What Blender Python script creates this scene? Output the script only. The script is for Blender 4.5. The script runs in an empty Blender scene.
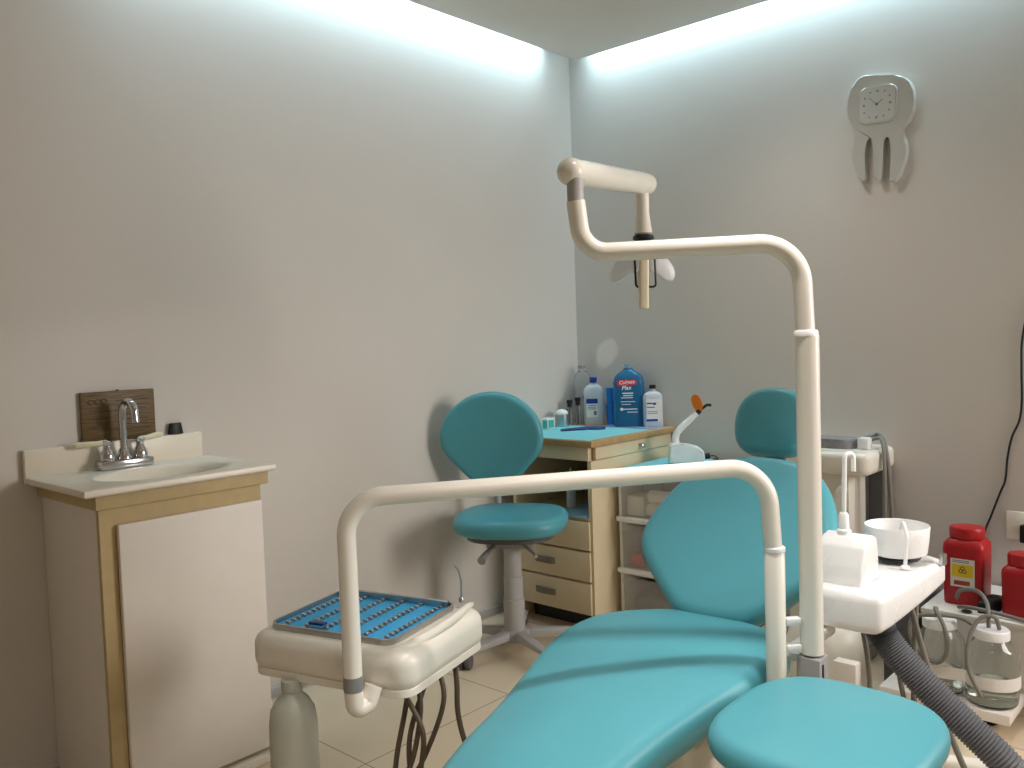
import bpy, bmesh, math, random
from mathutils import Vector, Matrix
random.seed(4)
PI = math.pi
C = bpy.context.scene.collection
V = Vector

# ------------------------------------------------------------------ materials
def mat(name, col, rough=.5, metal=0., var=.04, nscale=14., bump=0., bscale=60., trans=0., ior=1.45,
        alpha=1., spec=.5, coat=0., emit=None, estr=0., rvar=0.05):
    m = bpy.data.materials.new(name); m.use_nodes = True
    nt = m.node_tree; b = nt.nodes['Principled BSDF']
    b.inputs['Roughness'].default_value = rough
    b.inputs['Metallic'].default_value = metal
    b.inputs['Transmission Weight'].default_value = trans
    b.inputs['IOR'].default_value = ior
    b.inputs['Alpha'].default_value = alpha
    b.inputs['Specular IOR Level'].default_value = spec
    b.inputs['Coat Weight'].default_value = coat
    b.inputs['Base Color'].default_value = (*col, 1)
    tc = nt.nodes.new('ShaderNodeTexCoord')
    if var > 0:
        n = nt.nodes.new('ShaderNodeTexNoise'); n.inputs['Scale'].default_value = nscale; n.inputs['Detail'].default_value = 4
        nt.links.new(tc.outputs['Object'], n.inputs['Vector'])
        r = nt.nodes.new('ShaderNodeValToRGB')
        r.color_ramp.elements[0].position = .3; r.color_ramp.elements[1].position = .7
        r.color_ramp.elements[0].color = (*[c * (1 - var) for c in col], 1)
        r.color_ramp.elements[1].color = (*[min(1, c * (1 + var)) for c in col], 1)
        nt.links.new(n.outputs['Fac'], r.inputs['Fac']); nt.links.new(r.outputs['Color'], b.inputs['Base Color'])
        mr = nt.nodes.new('ShaderNodeMapRange')
        mr.inputs['To Min'].default_value = max(0, rough - rvar); mr.inputs['To Max'].default_value = min(1, rough + rvar)
        nt.links.new(n.outputs['Fac'], mr.inputs['Value']); nt.links.new(mr.outputs['Result'], b.inputs['Roughness'])
    if bump > 0:
        n2 = nt.nodes.new('ShaderNodeTexNoise'); n2.inputs['Scale'].default_value = bscale; n2.inputs['Detail'].default_value = 3
        nt.links.new(tc.outputs['Object'], n2.inputs['Vector'])
        bp = nt.nodes.new('ShaderNodeBump'); bp.inputs['Strength'].default_value = bump; bp.inputs['Distance'].default_value = .004
        nt.links.new(n2.outputs['Fac'], bp.inputs['Height']); nt.links.new(bp.outputs['Normal'], b.inputs['Normal'])
    if emit:
        b.inputs['Emission Color'].default_value = (*emit, 1); b.inputs['Emission Strength'].default_value = estr
    return m

def srgb(r, g, b):
    f = lambda c: (c / 255 / 12.92) if c / 255 <= .04045 else ((c / 255 + .055) / 1.055) ** 2.4
    return f(r), f(g), f(b)

M = {}
M['wall'] = mat('wall_paint', srgb(215, 209, 201), .85, var=.012, nscale=3, bump=.06, bscale=180)
M['ceil'] = mat('ceiling_paint', srgb(222, 218, 210), .9, var=.012, nscale=3)
M['teal'] = mat('teal_vinyl', srgb(82, 159, 171), .40, var=.02, nscale=6, bump=.05, bscale=700, spec=.5)
M['cream_plastic'] = mat('cream_plastic', srgb(232, 226, 212), .32, var=.02)
M['pull_grey'] = mat('olive_grey_pull', srgb(126, 120, 104), .45)
M['white_plastic'] = mat('white_plastic', srgb(240, 240, 238), .28, var=.015)
M['cream_enamel'] = mat('cream_enamel', srgb(235, 230, 217), .25, var=.015, nscale=8)
M['grey_plastic'] = mat('grey_plastic', srgb(150, 148, 146), .45)
M['grey_tape'] = mat('grey_collar', srgb(150, 150, 150), .35, metal=.4)
M['light_grey'] = mat('light_grey_paint', srgb(176, 174, 172), .4)
M['dark'] = mat('dark_plastic', srgb(34, 33, 34), .45)
M['darkgrey'] = mat('dark_grey_paint', srgb(88, 88, 90), .5)
M['black'] = mat('black_rubber', srgb(18, 18, 19), .5)
M['chrome'] = mat('chrome', (.62, .62, .64), .13, metal=1., var=.06, nscale=40)
M['steel'] = mat('brushed_steel', (.50, .50, .50), .32, metal=1., var=.06)
M['marble'] = mat('cultured_marble', srgb(234, 224, 206), .3, var=.03, nscale=9)
M['cab_white'] = mat('white_laminate', srgb(238, 230, 220), .55, var=.015)
M['tan'] = mat('tan_board', srgb(196, 174, 128), .6, var=.06, nscale=25)
M['desk_cream'] = mat('cream_laminate', srgb(224, 207, 172), .5, var=.02)
M['desk_edge'] = mat('oak_edge', srgb(178, 146, 98), .55, var=.1, nscale=30)
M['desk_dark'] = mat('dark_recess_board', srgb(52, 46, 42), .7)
M['cloth'] = mat('teal_paper_cloth', srgb(128, 205, 212), .85, var=.03, bump=.2, bscale=120)
M['bluepaper'] = mat('pale_blue_paper', srgb(140, 190, 215), .85, var=.03)
M['blueliner'] = mat('blue_liner', srgb(60, 168, 222), .6, var=.03, nscale=30)
M['navy'] = mat('navy_plastic', srgb(24, 52, 110), .35)
M['blue'] = mat('blue_plastic', srgb(30, 122, 205), .4)
M['bluecap'] = mat('royal_blue_plastic', srgb(22, 66, 165), .4)
M['red'] = mat('red_plastic', srgb(176, 24, 30), .4, var=.03)
M['redlabel'] = mat('red_label', srgb(214, 36, 40), .5, var=0)
M['whitelabel'] = mat('white_label', srgb(238, 236, 230), .6, var=0)
M['bluelabel'] = mat('blue_label', srgb(32, 62, 150), .5, var=0)
M['yellow'] = mat('yellow_label', srgb(238, 208, 40), .55, var=0)
M['brownlabel'] = mat('brick_label', srgb(170, 74, 38), .55, var=0)
M['ink'] = mat('dark_ink', srgb(30, 28, 30), .6, var=0)
M['greyink'] = mat('grey_ink', srgb(120, 120, 124), .6, var=0)
M['orange'] = mat('orange_acrylic', srgb(255, 132, 28), .25, trans=.0, var=.02)
M['hose_grey'] = mat('grey_hose_rubber', srgb(124, 121, 112), .5)
M['hose_brown'] = mat('brown_grey_hose', srgb(88, 76, 62), .5)
M['corr'] = mat('corrugated_grey_hose', srgb(106, 107, 111), .42)
M['pad_grey'] = mat('mottled_grey_pad', srgb(132, 130, 130), .7, var=.18, nscale=60)
M['tape'] = mat('white_paper_tape', srgb(236, 232, 226), .7)
M['cotton'] = mat('white_cotton', srgb(240, 240, 236), .95, bump=.5, bscale=200)
M['mint'] = mat('mint_print', srgb(70, 176, 166), .6, var=0)
M['pink'] = mat('pink_pack', srgb(222, 130, 140), .6)
M['ivory'] = mat('ivory_box', srgb(246, 240, 224), .7)
M['gold'] = mat('aged_ivory_plastic', srgb(226, 214, 184), .4)
M['rubber_caster'] = mat('caster_grey', srgb(96, 94, 94), .5)
M['base_grey'] = mat('warm_grey_base', srgb(168, 160, 150), .5)
M['glass'] = mat('clear_pane', (.95, .97, .96), .06, var=0, alpha=.10)
M['jar_glass'] = mat('greenish_glass', (.95, .975, .955), .04, trans=1., ior=1.42, var=0)
M['water'] = mat('cloudy_water', (.74, .79, .72), .1, trans=.92, ior=1.33, var=0)
M['clear_plastic'] = mat('clear_bottle_plastic', (.94, .94, .94), .12, trans=.9, ior=1.3, var=0)
M['frosted'] = mat('frosted_drawer_plastic', (.93, .92, .90), .35, var=0, alpha=.20)
M['milky'] = mat('milky_bottle_plastic', (.84, .88, .92), .4, trans=.35, var=0)
M['bottle_nat'] = mat('natural_bottle_plastic', srgb(206, 208, 194), .4, trans=.25, var=.02)
M['mouthwash'] = mat('blue_mouthwash', (.05, .30, .58), .12, trans=.6, ior=1.33, var=0)
M['mouthwash_top'] = mat('pale_blue_clear_plastic', (.45, .70, .82), .1, trans=.75, ior=1.3, var=0)
M['lobes'] = mat('translucent_shield', (.95, .95, .97), .25, trans=.45, ior=1.3, var=0)
M['blue_pouch'] = mat('blue_clear_pouch', (.40, .58, .82), .25, trans=.35, var=.05)
M['clockface'] = mat('pale_clock_face', srgb(206, 208, 204), .5, var=.01)
M['clockbody'] = mat('white_clock_gloss', srgb(198, 198, 192), .22, var=.01)

# wood plaque : stretched noise grain with dark streaks
def wood_mat():
    m = mat('dark_stained_wood', srgb(112, 82, 48), .5, var=0)
    nt = m.node_tree; b = nt.nodes['Principled BSDF']; tc = nt.nodes['Texture Coordinate']
    mp = nt.nodes.new('ShaderNodeMapping'); mp.inputs['Scale'].default_value = (4, 5, 90)
    n = nt.nodes.new('ShaderNodeTexNoise'); n.inputs['Scale'].default_value = 2.2; n.inputs['Detail'].default_value = 5
    r = nt.nodes.new('ShaderNodeValToRGB')
    r.color_ramp.elements[0].color = (*srgb(78, 58, 30), 1); r.color_ramp.elements[1].color = (*srgb(122, 98, 58), 1)
    r.color_ramp.elements[0].position = .3; r.color_ramp.elements[1].position = .7
    nt.links.new(tc.outputs['Object'], mp.inputs['Vector']); nt.links.new(mp.outputs['Vector'], n.inputs['Vector'])
    nt.links.new(n.outputs['Fac'], r.inputs['Fac']); nt.links.new(r.outputs['Color'], b.inputs['Base Color'])
    return m
M['wood'] = wood_mat()

# floor : 0.6 m beige tiles with thin grout lines
def floor_mat():
    m = bpy.data.materials.new('beige_tile_floor'); m.use_nodes = True
    nt = m.node_tree; b = nt.nodes['Principled BSDF']; b.inputs['Roughness'].default_value = .28
    tc = nt.nodes.new('ShaderNodeTexCoord')
    sp = nt.nodes.new('ShaderNodeSeparateXYZ'); nt.links.new(tc.outputs['Object'], sp.inputs[0])
    def line(out, off):
        a = nt.nodes.new('ShaderNodeMath'); a.operation = 'ADD'; a.inputs[1].default_value = off
        nt.links.new(out, a.inputs[0])
        w = nt.nodes.new('ShaderNodeMath'); w.operation = 'PINGPONG'; w.inputs[1].default_value = .297
        nt.links.new(a.outputs[0], w.inputs[0])
        l = nt.nodes.new('ShaderNodeMath'); l.operation = 'LESS_THAN'; l.inputs[1].default_value = .0022
        nt.links.new(w.outputs[0], l.inputs[0]); return l.outputs[0]
    lx = line(sp.outputs['X'], 9 * .594 - .02); ly = line(sp.outputs['Y'], 1.22 + 9 * .594)
    mx = nt.nodes.new('ShaderNodeMath'); mx.operation = 'MAXIMUM'
    nt.links.new(lx, mx.inputs[0]); nt.links.new(ly, mx.inputs[1])
    n = nt.nodes.new('ShaderNodeTexNoise'); n.inputs['Scale'].default_value = 5; n.inputs['Detail'].default_value = 6
    nt.links.new(tc.outputs['Object'], n.inputs['Vector'])
    r = nt.nodes.new('ShaderNodeValToRGB')
    r.color_ramp.elements[0].color = (*srgb(216, 197, 168), 1); r.color_ramp.elements[1].color = (*srgb(226, 208, 180), 1)
    nt.links.new(n.outputs['Fac'], r.inputs['Fac'])
    mix = nt.nodes.new('ShaderNodeMix'); mix.data_type = 'RGBA'
    mix.inputs['B'].default_value = (*srgb(150, 134, 112), 1)
    nt.links.new(mx.outputs[0], mix.inputs['Factor']); nt.links.new(r.outputs['Color'], mix.inputs['A'])
    nt.links.new(mix.outputs['Result'], b.inputs['Base Color'])
    return m
M['floor'] = floor_mat()

# ------------------------------------------------------------------ mesh helpers
class MB:
    def __init__(s): s.bm = bmesh.new()
    def add(s, verts, faces, M4=None):
        vs = [s.bm.verts.new((M4 @ V(v)) if M4 else v) for v in verts]
        for f in faces:
            try: s.bm.faces.new([vs[i] for i in f])
            except ValueError: pass
        return vs
    def box(s, x0, x1, y0, y1, z0, z1, bev=0., seg=2, M4=None):
        t = bmesh.new()
        r = bmesh.ops.create_cube(t, size=1)
        for v in t.verts:
            v.co = V(((x0 + x1) / 2 + v.co.x * (x1 - x0), (y0 + y1) / 2 + v.co.y * (y1 - y0), (z0 + z1) / 2 + v.co.z * (z1 - z0)))
        if bev > 0:
            bmesh.ops.bevel(t, geom=t.edges[:], offset=bev, segments=seg, affect='EDGES', profile=.5)
        s.merge(t, M4); return s
    def merge(s, t, M4=None):
        t.verts.index_update()
        s.add([v.co.copy() for v in t.verts], [[v.index for v in f.verts] for f in t.faces], M4); t.free()
    def prism(s, poly, z0, z1, bev=0., M4=None, seg=3):
        t = bmesh.new()
        a = [t.verts.new((p[0], p[1], z0)) for p in poly]; b = [t.verts.new((p[0], p[1], z1)) for p in poly]
        n = len(poly)
        t.faces.new(a[::-1]); t.faces.new(b)
        for i in range(n): t.faces.new((a[i], a[(i + 1) % n], b[(i + 1) % n], b[i]))
        if bev > 0:
            t.edges.ensure_lookup_table()
            ed = [e for e in t.edges if all(abs(v.co.z - z1) < 1e-6 for v in e.verts)]
            bmesh.ops.bevel(t, geom=ed, offset=bev, segments=seg, affect='EDGES', profile=.5)
        s.merge(t, M4); return s
    def tube(s, pts, r, seg=14, caps=True, rad=None):
        pts = [V(p) for p in pts]; n = len(pts)
        rad = rad or [r] * n
        tang = []
        for i in range(n):
            d = pts[min(i + 1, n - 1)] - pts[max(i - 1, 0)]
            tang.append(d.normalized())
        up = V((0, 0, 1)) if abs(tang[0].z) < .9 else V((1, 0, 0))
        nrm = (up - tang[0] * up.dot(tang[0])).normalized()
        verts = []; faces = []
        for i in range(n):
            nrm = (nrm - tang[i] * nrm.dot(tang[i])).normalized(); bi = tang[i].cross(nrm)
            for k in range(seg):
                a = 2 * PI * k / seg
                verts.append(pts[i] + (nrm * math.cos(a) + bi * math.sin(a)) * rad[i])
        for i in range(n - 1):
            for k in range(seg):
                k2 = (k + 1) % seg
                faces.append((i * seg + k, i * seg + k2, (i + 1) * seg + k2, (i + 1) * seg + k))
        if caps:
            faces.append(tuple(range(seg))[::-1]); faces.append(tuple((n - 1) * seg + k for k in range(seg)))
        s.add(verts, faces); return s
    def lathe(s, prof, origin=(0, 0, 0), seg=32, M4=None, sx=1., sy=1.):
        verts = []; faces = []; n = len(prof)
        for (r, z) in prof:
            for k in range(seg):
                a = 2 * PI * k / seg
                verts.append((origin[0] + r * math.cos(a) * sx, origin[1] + r * math.sin(a) * sy, origin[2] + z))
        for i in range(n - 1):
            for k in range(seg):
                k2 = (k + 1) % seg
                faces.append((i * seg + k, i * seg + k2, (i + 1) * seg + k2, (i + 1) * seg + k))
        faces.append(tuple(range(seg))[::-1]); faces.append(tuple((n - 1) * seg + k for k in range(seg)))
        s.add(verts, faces, M4); return s
    def ball(s, c, rx, ry=None, rz=None, seg=20, M4=None):
        ry = ry or rx; rz = rz or rx
        t = bmesh.new(); bmesh.ops.create_uvsphere(t, u_segments=seg, v_segments=seg // 2, radius=1)
        for v in t.verts: v.co = V((c[0] + v.co.x * rx, c[1] + v.co.y * ry, c[2] + v.co.z * rz))
        s.merge(t, M4); return s
    def pad(s, outline, thick, rr, dome=.0, zf=None, M4=None, nin=9, under=.0):
        """cushion: outline (CCW list), rounded rims of radius rr, domed top"""
        n = len(outline); O = [V((p[0], p[1])) for p in outline]
        cx = sum((p for p in O), V((0, 0))) / n
        nor = []
        for i in range(n):
            d = (O[(i + 1) % n] - O[i - 1]).normalized(); nor.append(V((d.y, -d.x)))
        rings = []
        K = 5
        for k in range(K + 1):          # bottom rim
            a = PI / 2 * k / K
            rings.append(([O[i] - nor[i] * rr * (1 - math.sin(a)) for i in range(n)], rr * (1 - math.cos(a))))
        for k in range(K + 1):          # top rim
            a = PI / 2 * k / K
            rings.append(([O[i] - nor[i] * rr * (1 - math.cos(a)) for i in range(n)], thick - rr + rr * math.sin(a)))
        last = rings[-1][0]
        for k in range(1, nin):
            f = 1 - k / nin
            rings.append(([cx + (p - cx) * f for p in last], thick + dome * (1 - f * f)))
        f0 = rings[0][0]; bot = []
        for k in range(1, nin):
            f = 1 - k / nin
            bot.append(([cx + (p - cx) * f for p in f0], -under * (1 - f * f)))
        allr = bot[::-1] + rings
        zf = zf or (lambda x, y: 0.)
        verts = []; faces = []
        for R, h in allr:
            for p in R: verts.append((p.x, p.y, h + zf(p.x, p.y)))
        for i in range(len(allr) - 1):
            for k in range(n):
                k2 = (k + 1) % n
                faces.append((i * n + k, i * n + k2, (i + 1) * n + k2, (i + 1) * n + k))
        verts.append((cx.x, cx.y, -under + zf(*cx))); verts.append((cx.x, cx.y, thick + dome + zf(*cx)))
        b, t = len(verts) - 2, len(verts) - 1
        for k in range(n):
            k2 = (k + 1) % n
            faces.append((b, k2, k)); o = (len(allr) - 1) * n
            faces.append((t, o + k, o + k2))
        s.add(verts, faces, M4); return s

def spline(pts, sub=6, closed=True):
    P = [V(p) for p in pts]; n = len(P); out = []
    rng = range(n) if closed else range(n - 1)
    for i in rng:
        if closed: p0, p1, p2, p3 = P[i - 1], P[i], P[(i + 1) % n], P[(i + 2) % n]
        else: p0, p1, p2, p3 = P[max(i - 1, 0)], P[i], P[i + 1], P[min(i + 2, n - 1)]
        for k in range(sub):
            t = k / sub
            out.append(.5 * ((2 * p1) + (p2 - p0) * t + (2 * p0 - 5 * p1 + 4 * p2 - p3) * t * t + (3 * p1 - p0 - 3 * p2 + p3) * t ** 3))
    if not closed: out.append(P[-1])
    return out

def bend(pts, r, sub=9):
    """polyline with circular fillets of radius r (number or list)"""
    P = [V(p) for p in pts]; out = [P[0]]
    for i in range(1, len(P) - 1):
        rr = r[i - 1] if isinstance(r, (list, tuple)) else r
        a = (P[i - 1] - P[i]); b = (P[i + 1] - P[i]); la, lb = a.length, b.length
        a.normalize(); b.normalize(); ang = a.angle(b)
        d = min(rr / math.tan(ang / 2), la * .49, lb * .49); rr = d * math.tan(ang / 2)
        c = P[i] + (a + b).normalized() * (rr / math.sin(ang / 2))
        v0 = P[i] + a * d - c; v1 = P[i] + b * d - c; th = v0.angle(v1)
        for k in range(sub + 1):
            t = k / sub
            out.append(c + (v0 * math.sin((1 - t) * th) + v1 * math.sin(t * th)) / math.sin(th))
    out.append(P[-1]); return out

def roundrect(w, h, r, seg=5, cx=0, cy=0):
    out = []
    for (sx, sy, a0) in ((1, 1, 0), (-1, 1, PI / 2), (-1, -1, PI), (1, -1, 1.5 * PI)):
        for k in range(seg + 1):
            a = a0 + PI / 2 * k / seg
            out.append((cx + sx * (w / 2 - r) + r * math.cos(a), cy + sy * (h / 2 - r) + r * math.sin(a)))
    return out

def superell(a, b, e, n=56):
    out = []
    for k in range(n):
        t = 2 * PI * k / n; c, s_ = math.cos(t), math.sin(t)
        out.append((a * math.copysign(abs(c) ** (2 / e), c), b * math.copysign(abs(s_) ** (2 / e), s_)))
    return out

def frame(o, u, v):
    """matrix with x axis u, y axis v (made orthogonal), z = u x v"""
    u = V(u).normalized(); v = V(v); v = (v - u * v.dot(u)).normalized(); w = u.cross(v)
    m = Matrix.Identity(4)
    for i in range(3): m[i][0] = u[i]; m[i][1] = v[i]; m[i][2] = w[i]; m[i][3] = o[i]
    return m

WORLD = {}
def finish(name, mb, m, parent=None, base=None, sharp=38):
    """mb holds world coordinates; parts are stored in their thing's frame"""
    bm = mb.bm
    bmesh.ops.remove_doubles(bm, verts=bm.verts[:], dist=1e-6)
    bmesh.ops.recalc_face_normals(bm, faces=bm.faces[:])
    root = parent
    off = WORLD[root.name] if root else V(base or (0, 0, 0))
    for v in bm.verts: v.co -= off
    for f in bm.faces: f.smooth = len(f.verts) <= 8
    lim = math.radians(sharp)
    for e in bm.edges:
        if len(e.link_faces) == 2 and e.calc_face_angle(0) > lim: e.smooth = False
    me = bpy.data.meshes.new(name); bm.to_mesh(me); bm.free()
    me.materials.append(M[m] if isinstance(m, str) else m)
    o = bpy.data.objects.new(name, me); C.objects.link(o)
    WORLD[o.name] = off.copy()
    if parent: o.parent = parent
    else: o.location = off
    return o
part = finish
def thing(name, label, cat, loc, group=None):
    o = bpy.data.objects.new(name, None); C.objects.link(o); o.location = loc; o.empty_display_size = .1
    WORLD[o.name] = V(loc)
    o['label'] = label; o['category'] = cat
    if group: o['group'] = group
    return o
def single(name, mb, m, label, cat, base, group=None):
    o = finish(name, mb, m, None, base); o['label'] = label; o['category'] = cat
    if group: o['group'] = group
    return o
def struct(name, mb, m, base=(0, 0, 0)):
    o = finish(name, mb, m, None, base); o['kind'] = 'structure'; return o

def text_part(name, body, M4, size, m, parent, shear=0., ext=.0006, bold=0.):
    cu = bpy.data.curves.new('t', 'FONT'); cu.body = body; cu.size = size; cu.align_x = 'CENTER'; cu.align_y = 'CENTER'
    cu.extrude = ext; cu.shear = shear; cu.resolution_u = 3; cu.offset = bold
    o = bpy.data.objects.new('t', cu); C.objects.link(o)
    dg = bpy.context.evaluated_depsgraph_get()
    me = bpy.data.meshes.new_from_object(o.evaluated_get(dg)); bpy.data.objects.remove(o); bpy.data.curves.remove(cu)
    mb = MB(); mb.add([v.co.copy() for v in me.vertices], [list(p.vertices) for p in me.polygons], M4)
    bpy.data.meshes.remove(me)
    return finish(name, mb, m, parent)

# ------------------------------------------------------------------ room
RX, RY, RZ = 3.7, -4.6, 2.62
struct('floor', MB().box(0, RX, RY, 0, -.08, 0), 'floor')
struct('wall_left', MB().box(-.1, 0, RY - .1, .1, -.08, RZ), 'wall')
struct('wall_back', MB().box(0, RX, 0, .1, -.08, RZ), 'wall')
struct('wall_right', MB().box(RX, RX + .1, RY - .1, .1, -.08, RZ), 'wall')
struct('wall_front', MB().box(0, RX, RY - .1, RY, -.08, RZ), 'wall')
struct('ceiling', MB().box(-.1, RX + .1, RY - .1, .1, RZ, RZ + .08), 'ceil')
struct('ceiling_dropped', MB().box(.112, RX, RY, -.10, 2.43, 2.46), 'ceil')
struct('baseboard_left', MB().box(0, .012, RY, 0, 0, .035, .003), 'light_grey')
struct('baseboard_back', MB().box(.012, RX, -.012, 0, 0, .035, .003), 'light_grey')

# lights of the room: cove strips above the dropped ceiling, three recessed downlights
M['led'] = mat('cool_led', (.8, .92, 1), .5, var=0, emit=(.54, .84, 1.05), estr=6.)
M['lamp'] = mat('warm_lamp_disc', (1, .95, .85), .5, var=0, emit=(1.0, .93, .82), estr=12.)
def cove(label, a, b, nrm, e):
    a, b = V(a), V(b); u = (b - a).normalized(); n = V(nrm).normalized(); L = (b - a).length
    t = thing('cove_light', label, 'light', (a + b) / 2)
    F = frame((a + b) / 2, u, n.cross(u))
    part('channel', MB().box(-L / 2, L / 2, -.026, .026, -.014, -.001, 0, 1, F), 'white_plastic', t)
    part('led_strip', MB().box(-L / 2, L / 2, -.022, .022, -.0005, .0005, 0, 1, F), 'led', t)
    l = bpy.data.lights.new('cove_glow', 'AREA'); l.shape = 'RECTANGLE'; l.size = L; l.size_y = .04; l.energy = e; l.color = (.58, .85, 1.0); l.spread = math.radians(80)
    o = bpy.data.objects.new('cove_glow', l); C.objects.link(o)
    F2 = frame((a + b) / 2 + n * .002, u, -n.cross(u)); o.matrix_world = F2
cove('cool white light strip hidden in the ceiling gap above the wall with the sink', (.060, -2.25, 2.565), (.060, -.22, 2.565), (-.35, 0, -.94), 6.4)
cove('cool white light strip hidden in the ceiling gap above the wall with the tooth clock', (.13, -.040, 2.565), (2.0, -.040, 2.565), (0, .25, -.97), 7.0)
DL = ((1.95, -1.74, 'above the stool seat and the bent posts', 100, 72, .9), (1.20, -.50, 'nearest the corner desk', 21, 120, 1.), (2.4, -2.7, 'farthest from the wall with the tooth clock', 219, 110, 1.))
RS = (.045, .15, .45)
for x, y, w, e, an, bl in DL:
    t = thing('downlight', 'round recessed ceiling downlight ' + w, 'light', (x, y, 2.43), 'ceiling downlights')
    part('trim_ring', MB().lathe([(.055, 0), (.055, -.006), (.07, -.008), (.075, 0)], (x, y, 2.43)), 'white_plastic', t)
    part('lamp_disc', MB().lathe([(.054, -.002), (.054, -.001)], (x, y, 2.43)), 'lamp', t)
def spot(name, loc, aim, energy, angle, blend, size, col):
    l = bpy.data.lights.new(name, 'SPOT'); l.energy = energy; l.spot_size = math.radians(angle); l.spot_blend = blend
    l.shadow_soft_size = size; l.color = col
    o = bpy.data.objects.new(name, l); C.objects.link(o); o.location = loc
    o.rotation_euler = (V(aim) - V(loc)).to_track_quat('-Z', 'Y').to_euler(); return o
for (x, y, w, e, an, bl), rs in zip(DL, RS):
    spot('downlight_beam', (x, y, 2.405), (x, y, 0), e, an, bl, rs, (1.0, .94, .91))
# soft area light added far to the right, its source unseen
al = bpy.data.lights.new('unseen_side_light', 'AREA'); al.shape = 'RECTANGLE'; al.size = .9; al.size_y = 1.2; al.energy = 19; al.color = (1.0, .94, .91); al.spread = math.radians(95)
ao = bpy.data.objects.new('unseen_side_light', al); C.objects.link(ao); ao.location = (3.55, -.35, 1.4); ao.rotation_euler = (V((.1, -1.8, .4)) - V(ao.location)).to_track_quat('-Z', 'Y').to_euler()
# faint round reflection thrown on the back wall behind the bottles
spot('reflected_glint', (1.0, -1.7, 2.2), (.173, 0, 1.098), 24, 3.1, .25, .004, (1, .98, .94))

# ------------------------------------------------------------------ sink vanity
Y0, Y1 = -2.40, -1.953
t = thing('sink_cabinet', 'white bathroom vanity cabinet with tan face frame under the sink', 'cabinet', (.18, -2.18, 0))
part('body', MB().box(.002, .352, Y0, Y0 + .015, .0, .79).box(.002, .352, Y1 - .015, Y1, .0, .79).box(.002, .010, Y0 + .015, Y1 - .015, .0, .79).box(.010, .352, Y0 + .015, Y1 - .015, .03, .045), 'cab_white', t)
f = MB(); f.box(.353, .368, Y0 + .001, Y0 + .04, .03, .788); f.box(.353, .368, Y1 - .012, Y1 - .001, .03, .788)
f.box(.353, .368, Y0 + .04, Y1 - .012, .735, .788); f.box(.353, .368, Y0 + .04, Y1 - .012, .03, .07)
part('face_frame', f, 'tan', t)
part('door', MB().box(.369, .386, Y0 + .04, Y1 - .008, .042, .748, .003), 'cab_white', t)
part('molding', MB().box(.353, .386, Y0 - .012, Y1 + .016, .7905, .8265, .004).box(.003, .352, Y0 - .012, Y0 + .012, .7905, .8265, .004).box(.003, .352, Y1 - .012, Y1 + .016, .7905, .8265, .004), 'tan', t)
part('plinth', MB().box(.353, .392, Y0, Y1 + .004, .0, .026, .003), 'ivory', t)

# vanity top with integrated oval basin
def vanity_top():
    mb = MB(); t = bmesh.new()
    x0, x1, y0, y1 = .0215, .403, -2.442, -1.922; zt, zb = .846, .827
    ccx, ccy, ax, ay = .235, -2.165, .125, .185
    n = 64; rings = []
    outer = []
    for k in range(n):     # rectangle points by angle
        a = 2 * PI * k / n; c, s_ = math.cos(a), math.sin(a)
        tx = ((x1 if c > 0 else x0) - ccx) / c if abs(c) > 1e-9 else 1e9
        ty = ((y1 if s_ > 0 else y0) - ccy) / s_ if abs(s_) > 1e-9 else 1e9
        q = min(tx, ty); outer.append((ccx + c * q, ccy + s_ * q))
    # snap nearest ring point to each corner
    for cxy in ((x0, y0), (x1, y0), (x0, y1), (x1, y1)):
        k = min(range(n), key=lambda i: (outer[i][0] - cxy[0]) ** 2 + (outer[i][1] - cxy[1]) ** 2); outer[k] = cxy
    sh = lambda d, z: [((x - ccx) * (1 - d) + ccx if False else min(max(x, x0 + d), x1 - d), min(max(y, y0 + d), y1 - d), z) for x, y in outer]
    rings.append([(x, y, zb) for x, y in sh(.004, zb) and [(p[0], p[1]) for p in sh(.004, zb)]])
    rings.append(sh(0, zb + .004)); rings.append(sh(0, zt - .005)); rings.append(sh(.0015, zt - .0015)); rings.append(sh(.005, zt))
    for f_, z in ((1.06, zt), (1.0, zt - .001), (.97, zt - .005), (.93, zt - .015), (.86, zt - .045), (.72, zt - .085), (.5, zt - .108), (.25, zt - .116), (.08, zt - .118)):
        rings.append([(ccx + ax * f_ * math.cos(2 * PI * k / n), ccy + ay * f_ * math.sin(2 * PI * k / n), z) for k in range(n)])
    verts = [p for r in rings for p in r]; faces = []
    for i in range(len(rings) - 1):
        for k in range(n):
            k2 = (k + 1) % n; faces.append((i * n + k, i * n + k2, (i + 1) * n + k2, (i + 1) * n + k))
    faces.append(tuple((len(rings) - 1) * n + k for k in range(n)))
    mb.add(verts, faces); return mb
t = thing('vanity_top', 'cream cultured marble sink top with oval basin on the vanity cabinet', 'sink', (.2, -2.18, .827))
part('basin_top', vanity_top(), 'marble', t)
part('backsplash', MB().box(.001, .021, -2.444, -1.938, .827, .92, .003), 'marble', t)

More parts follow.
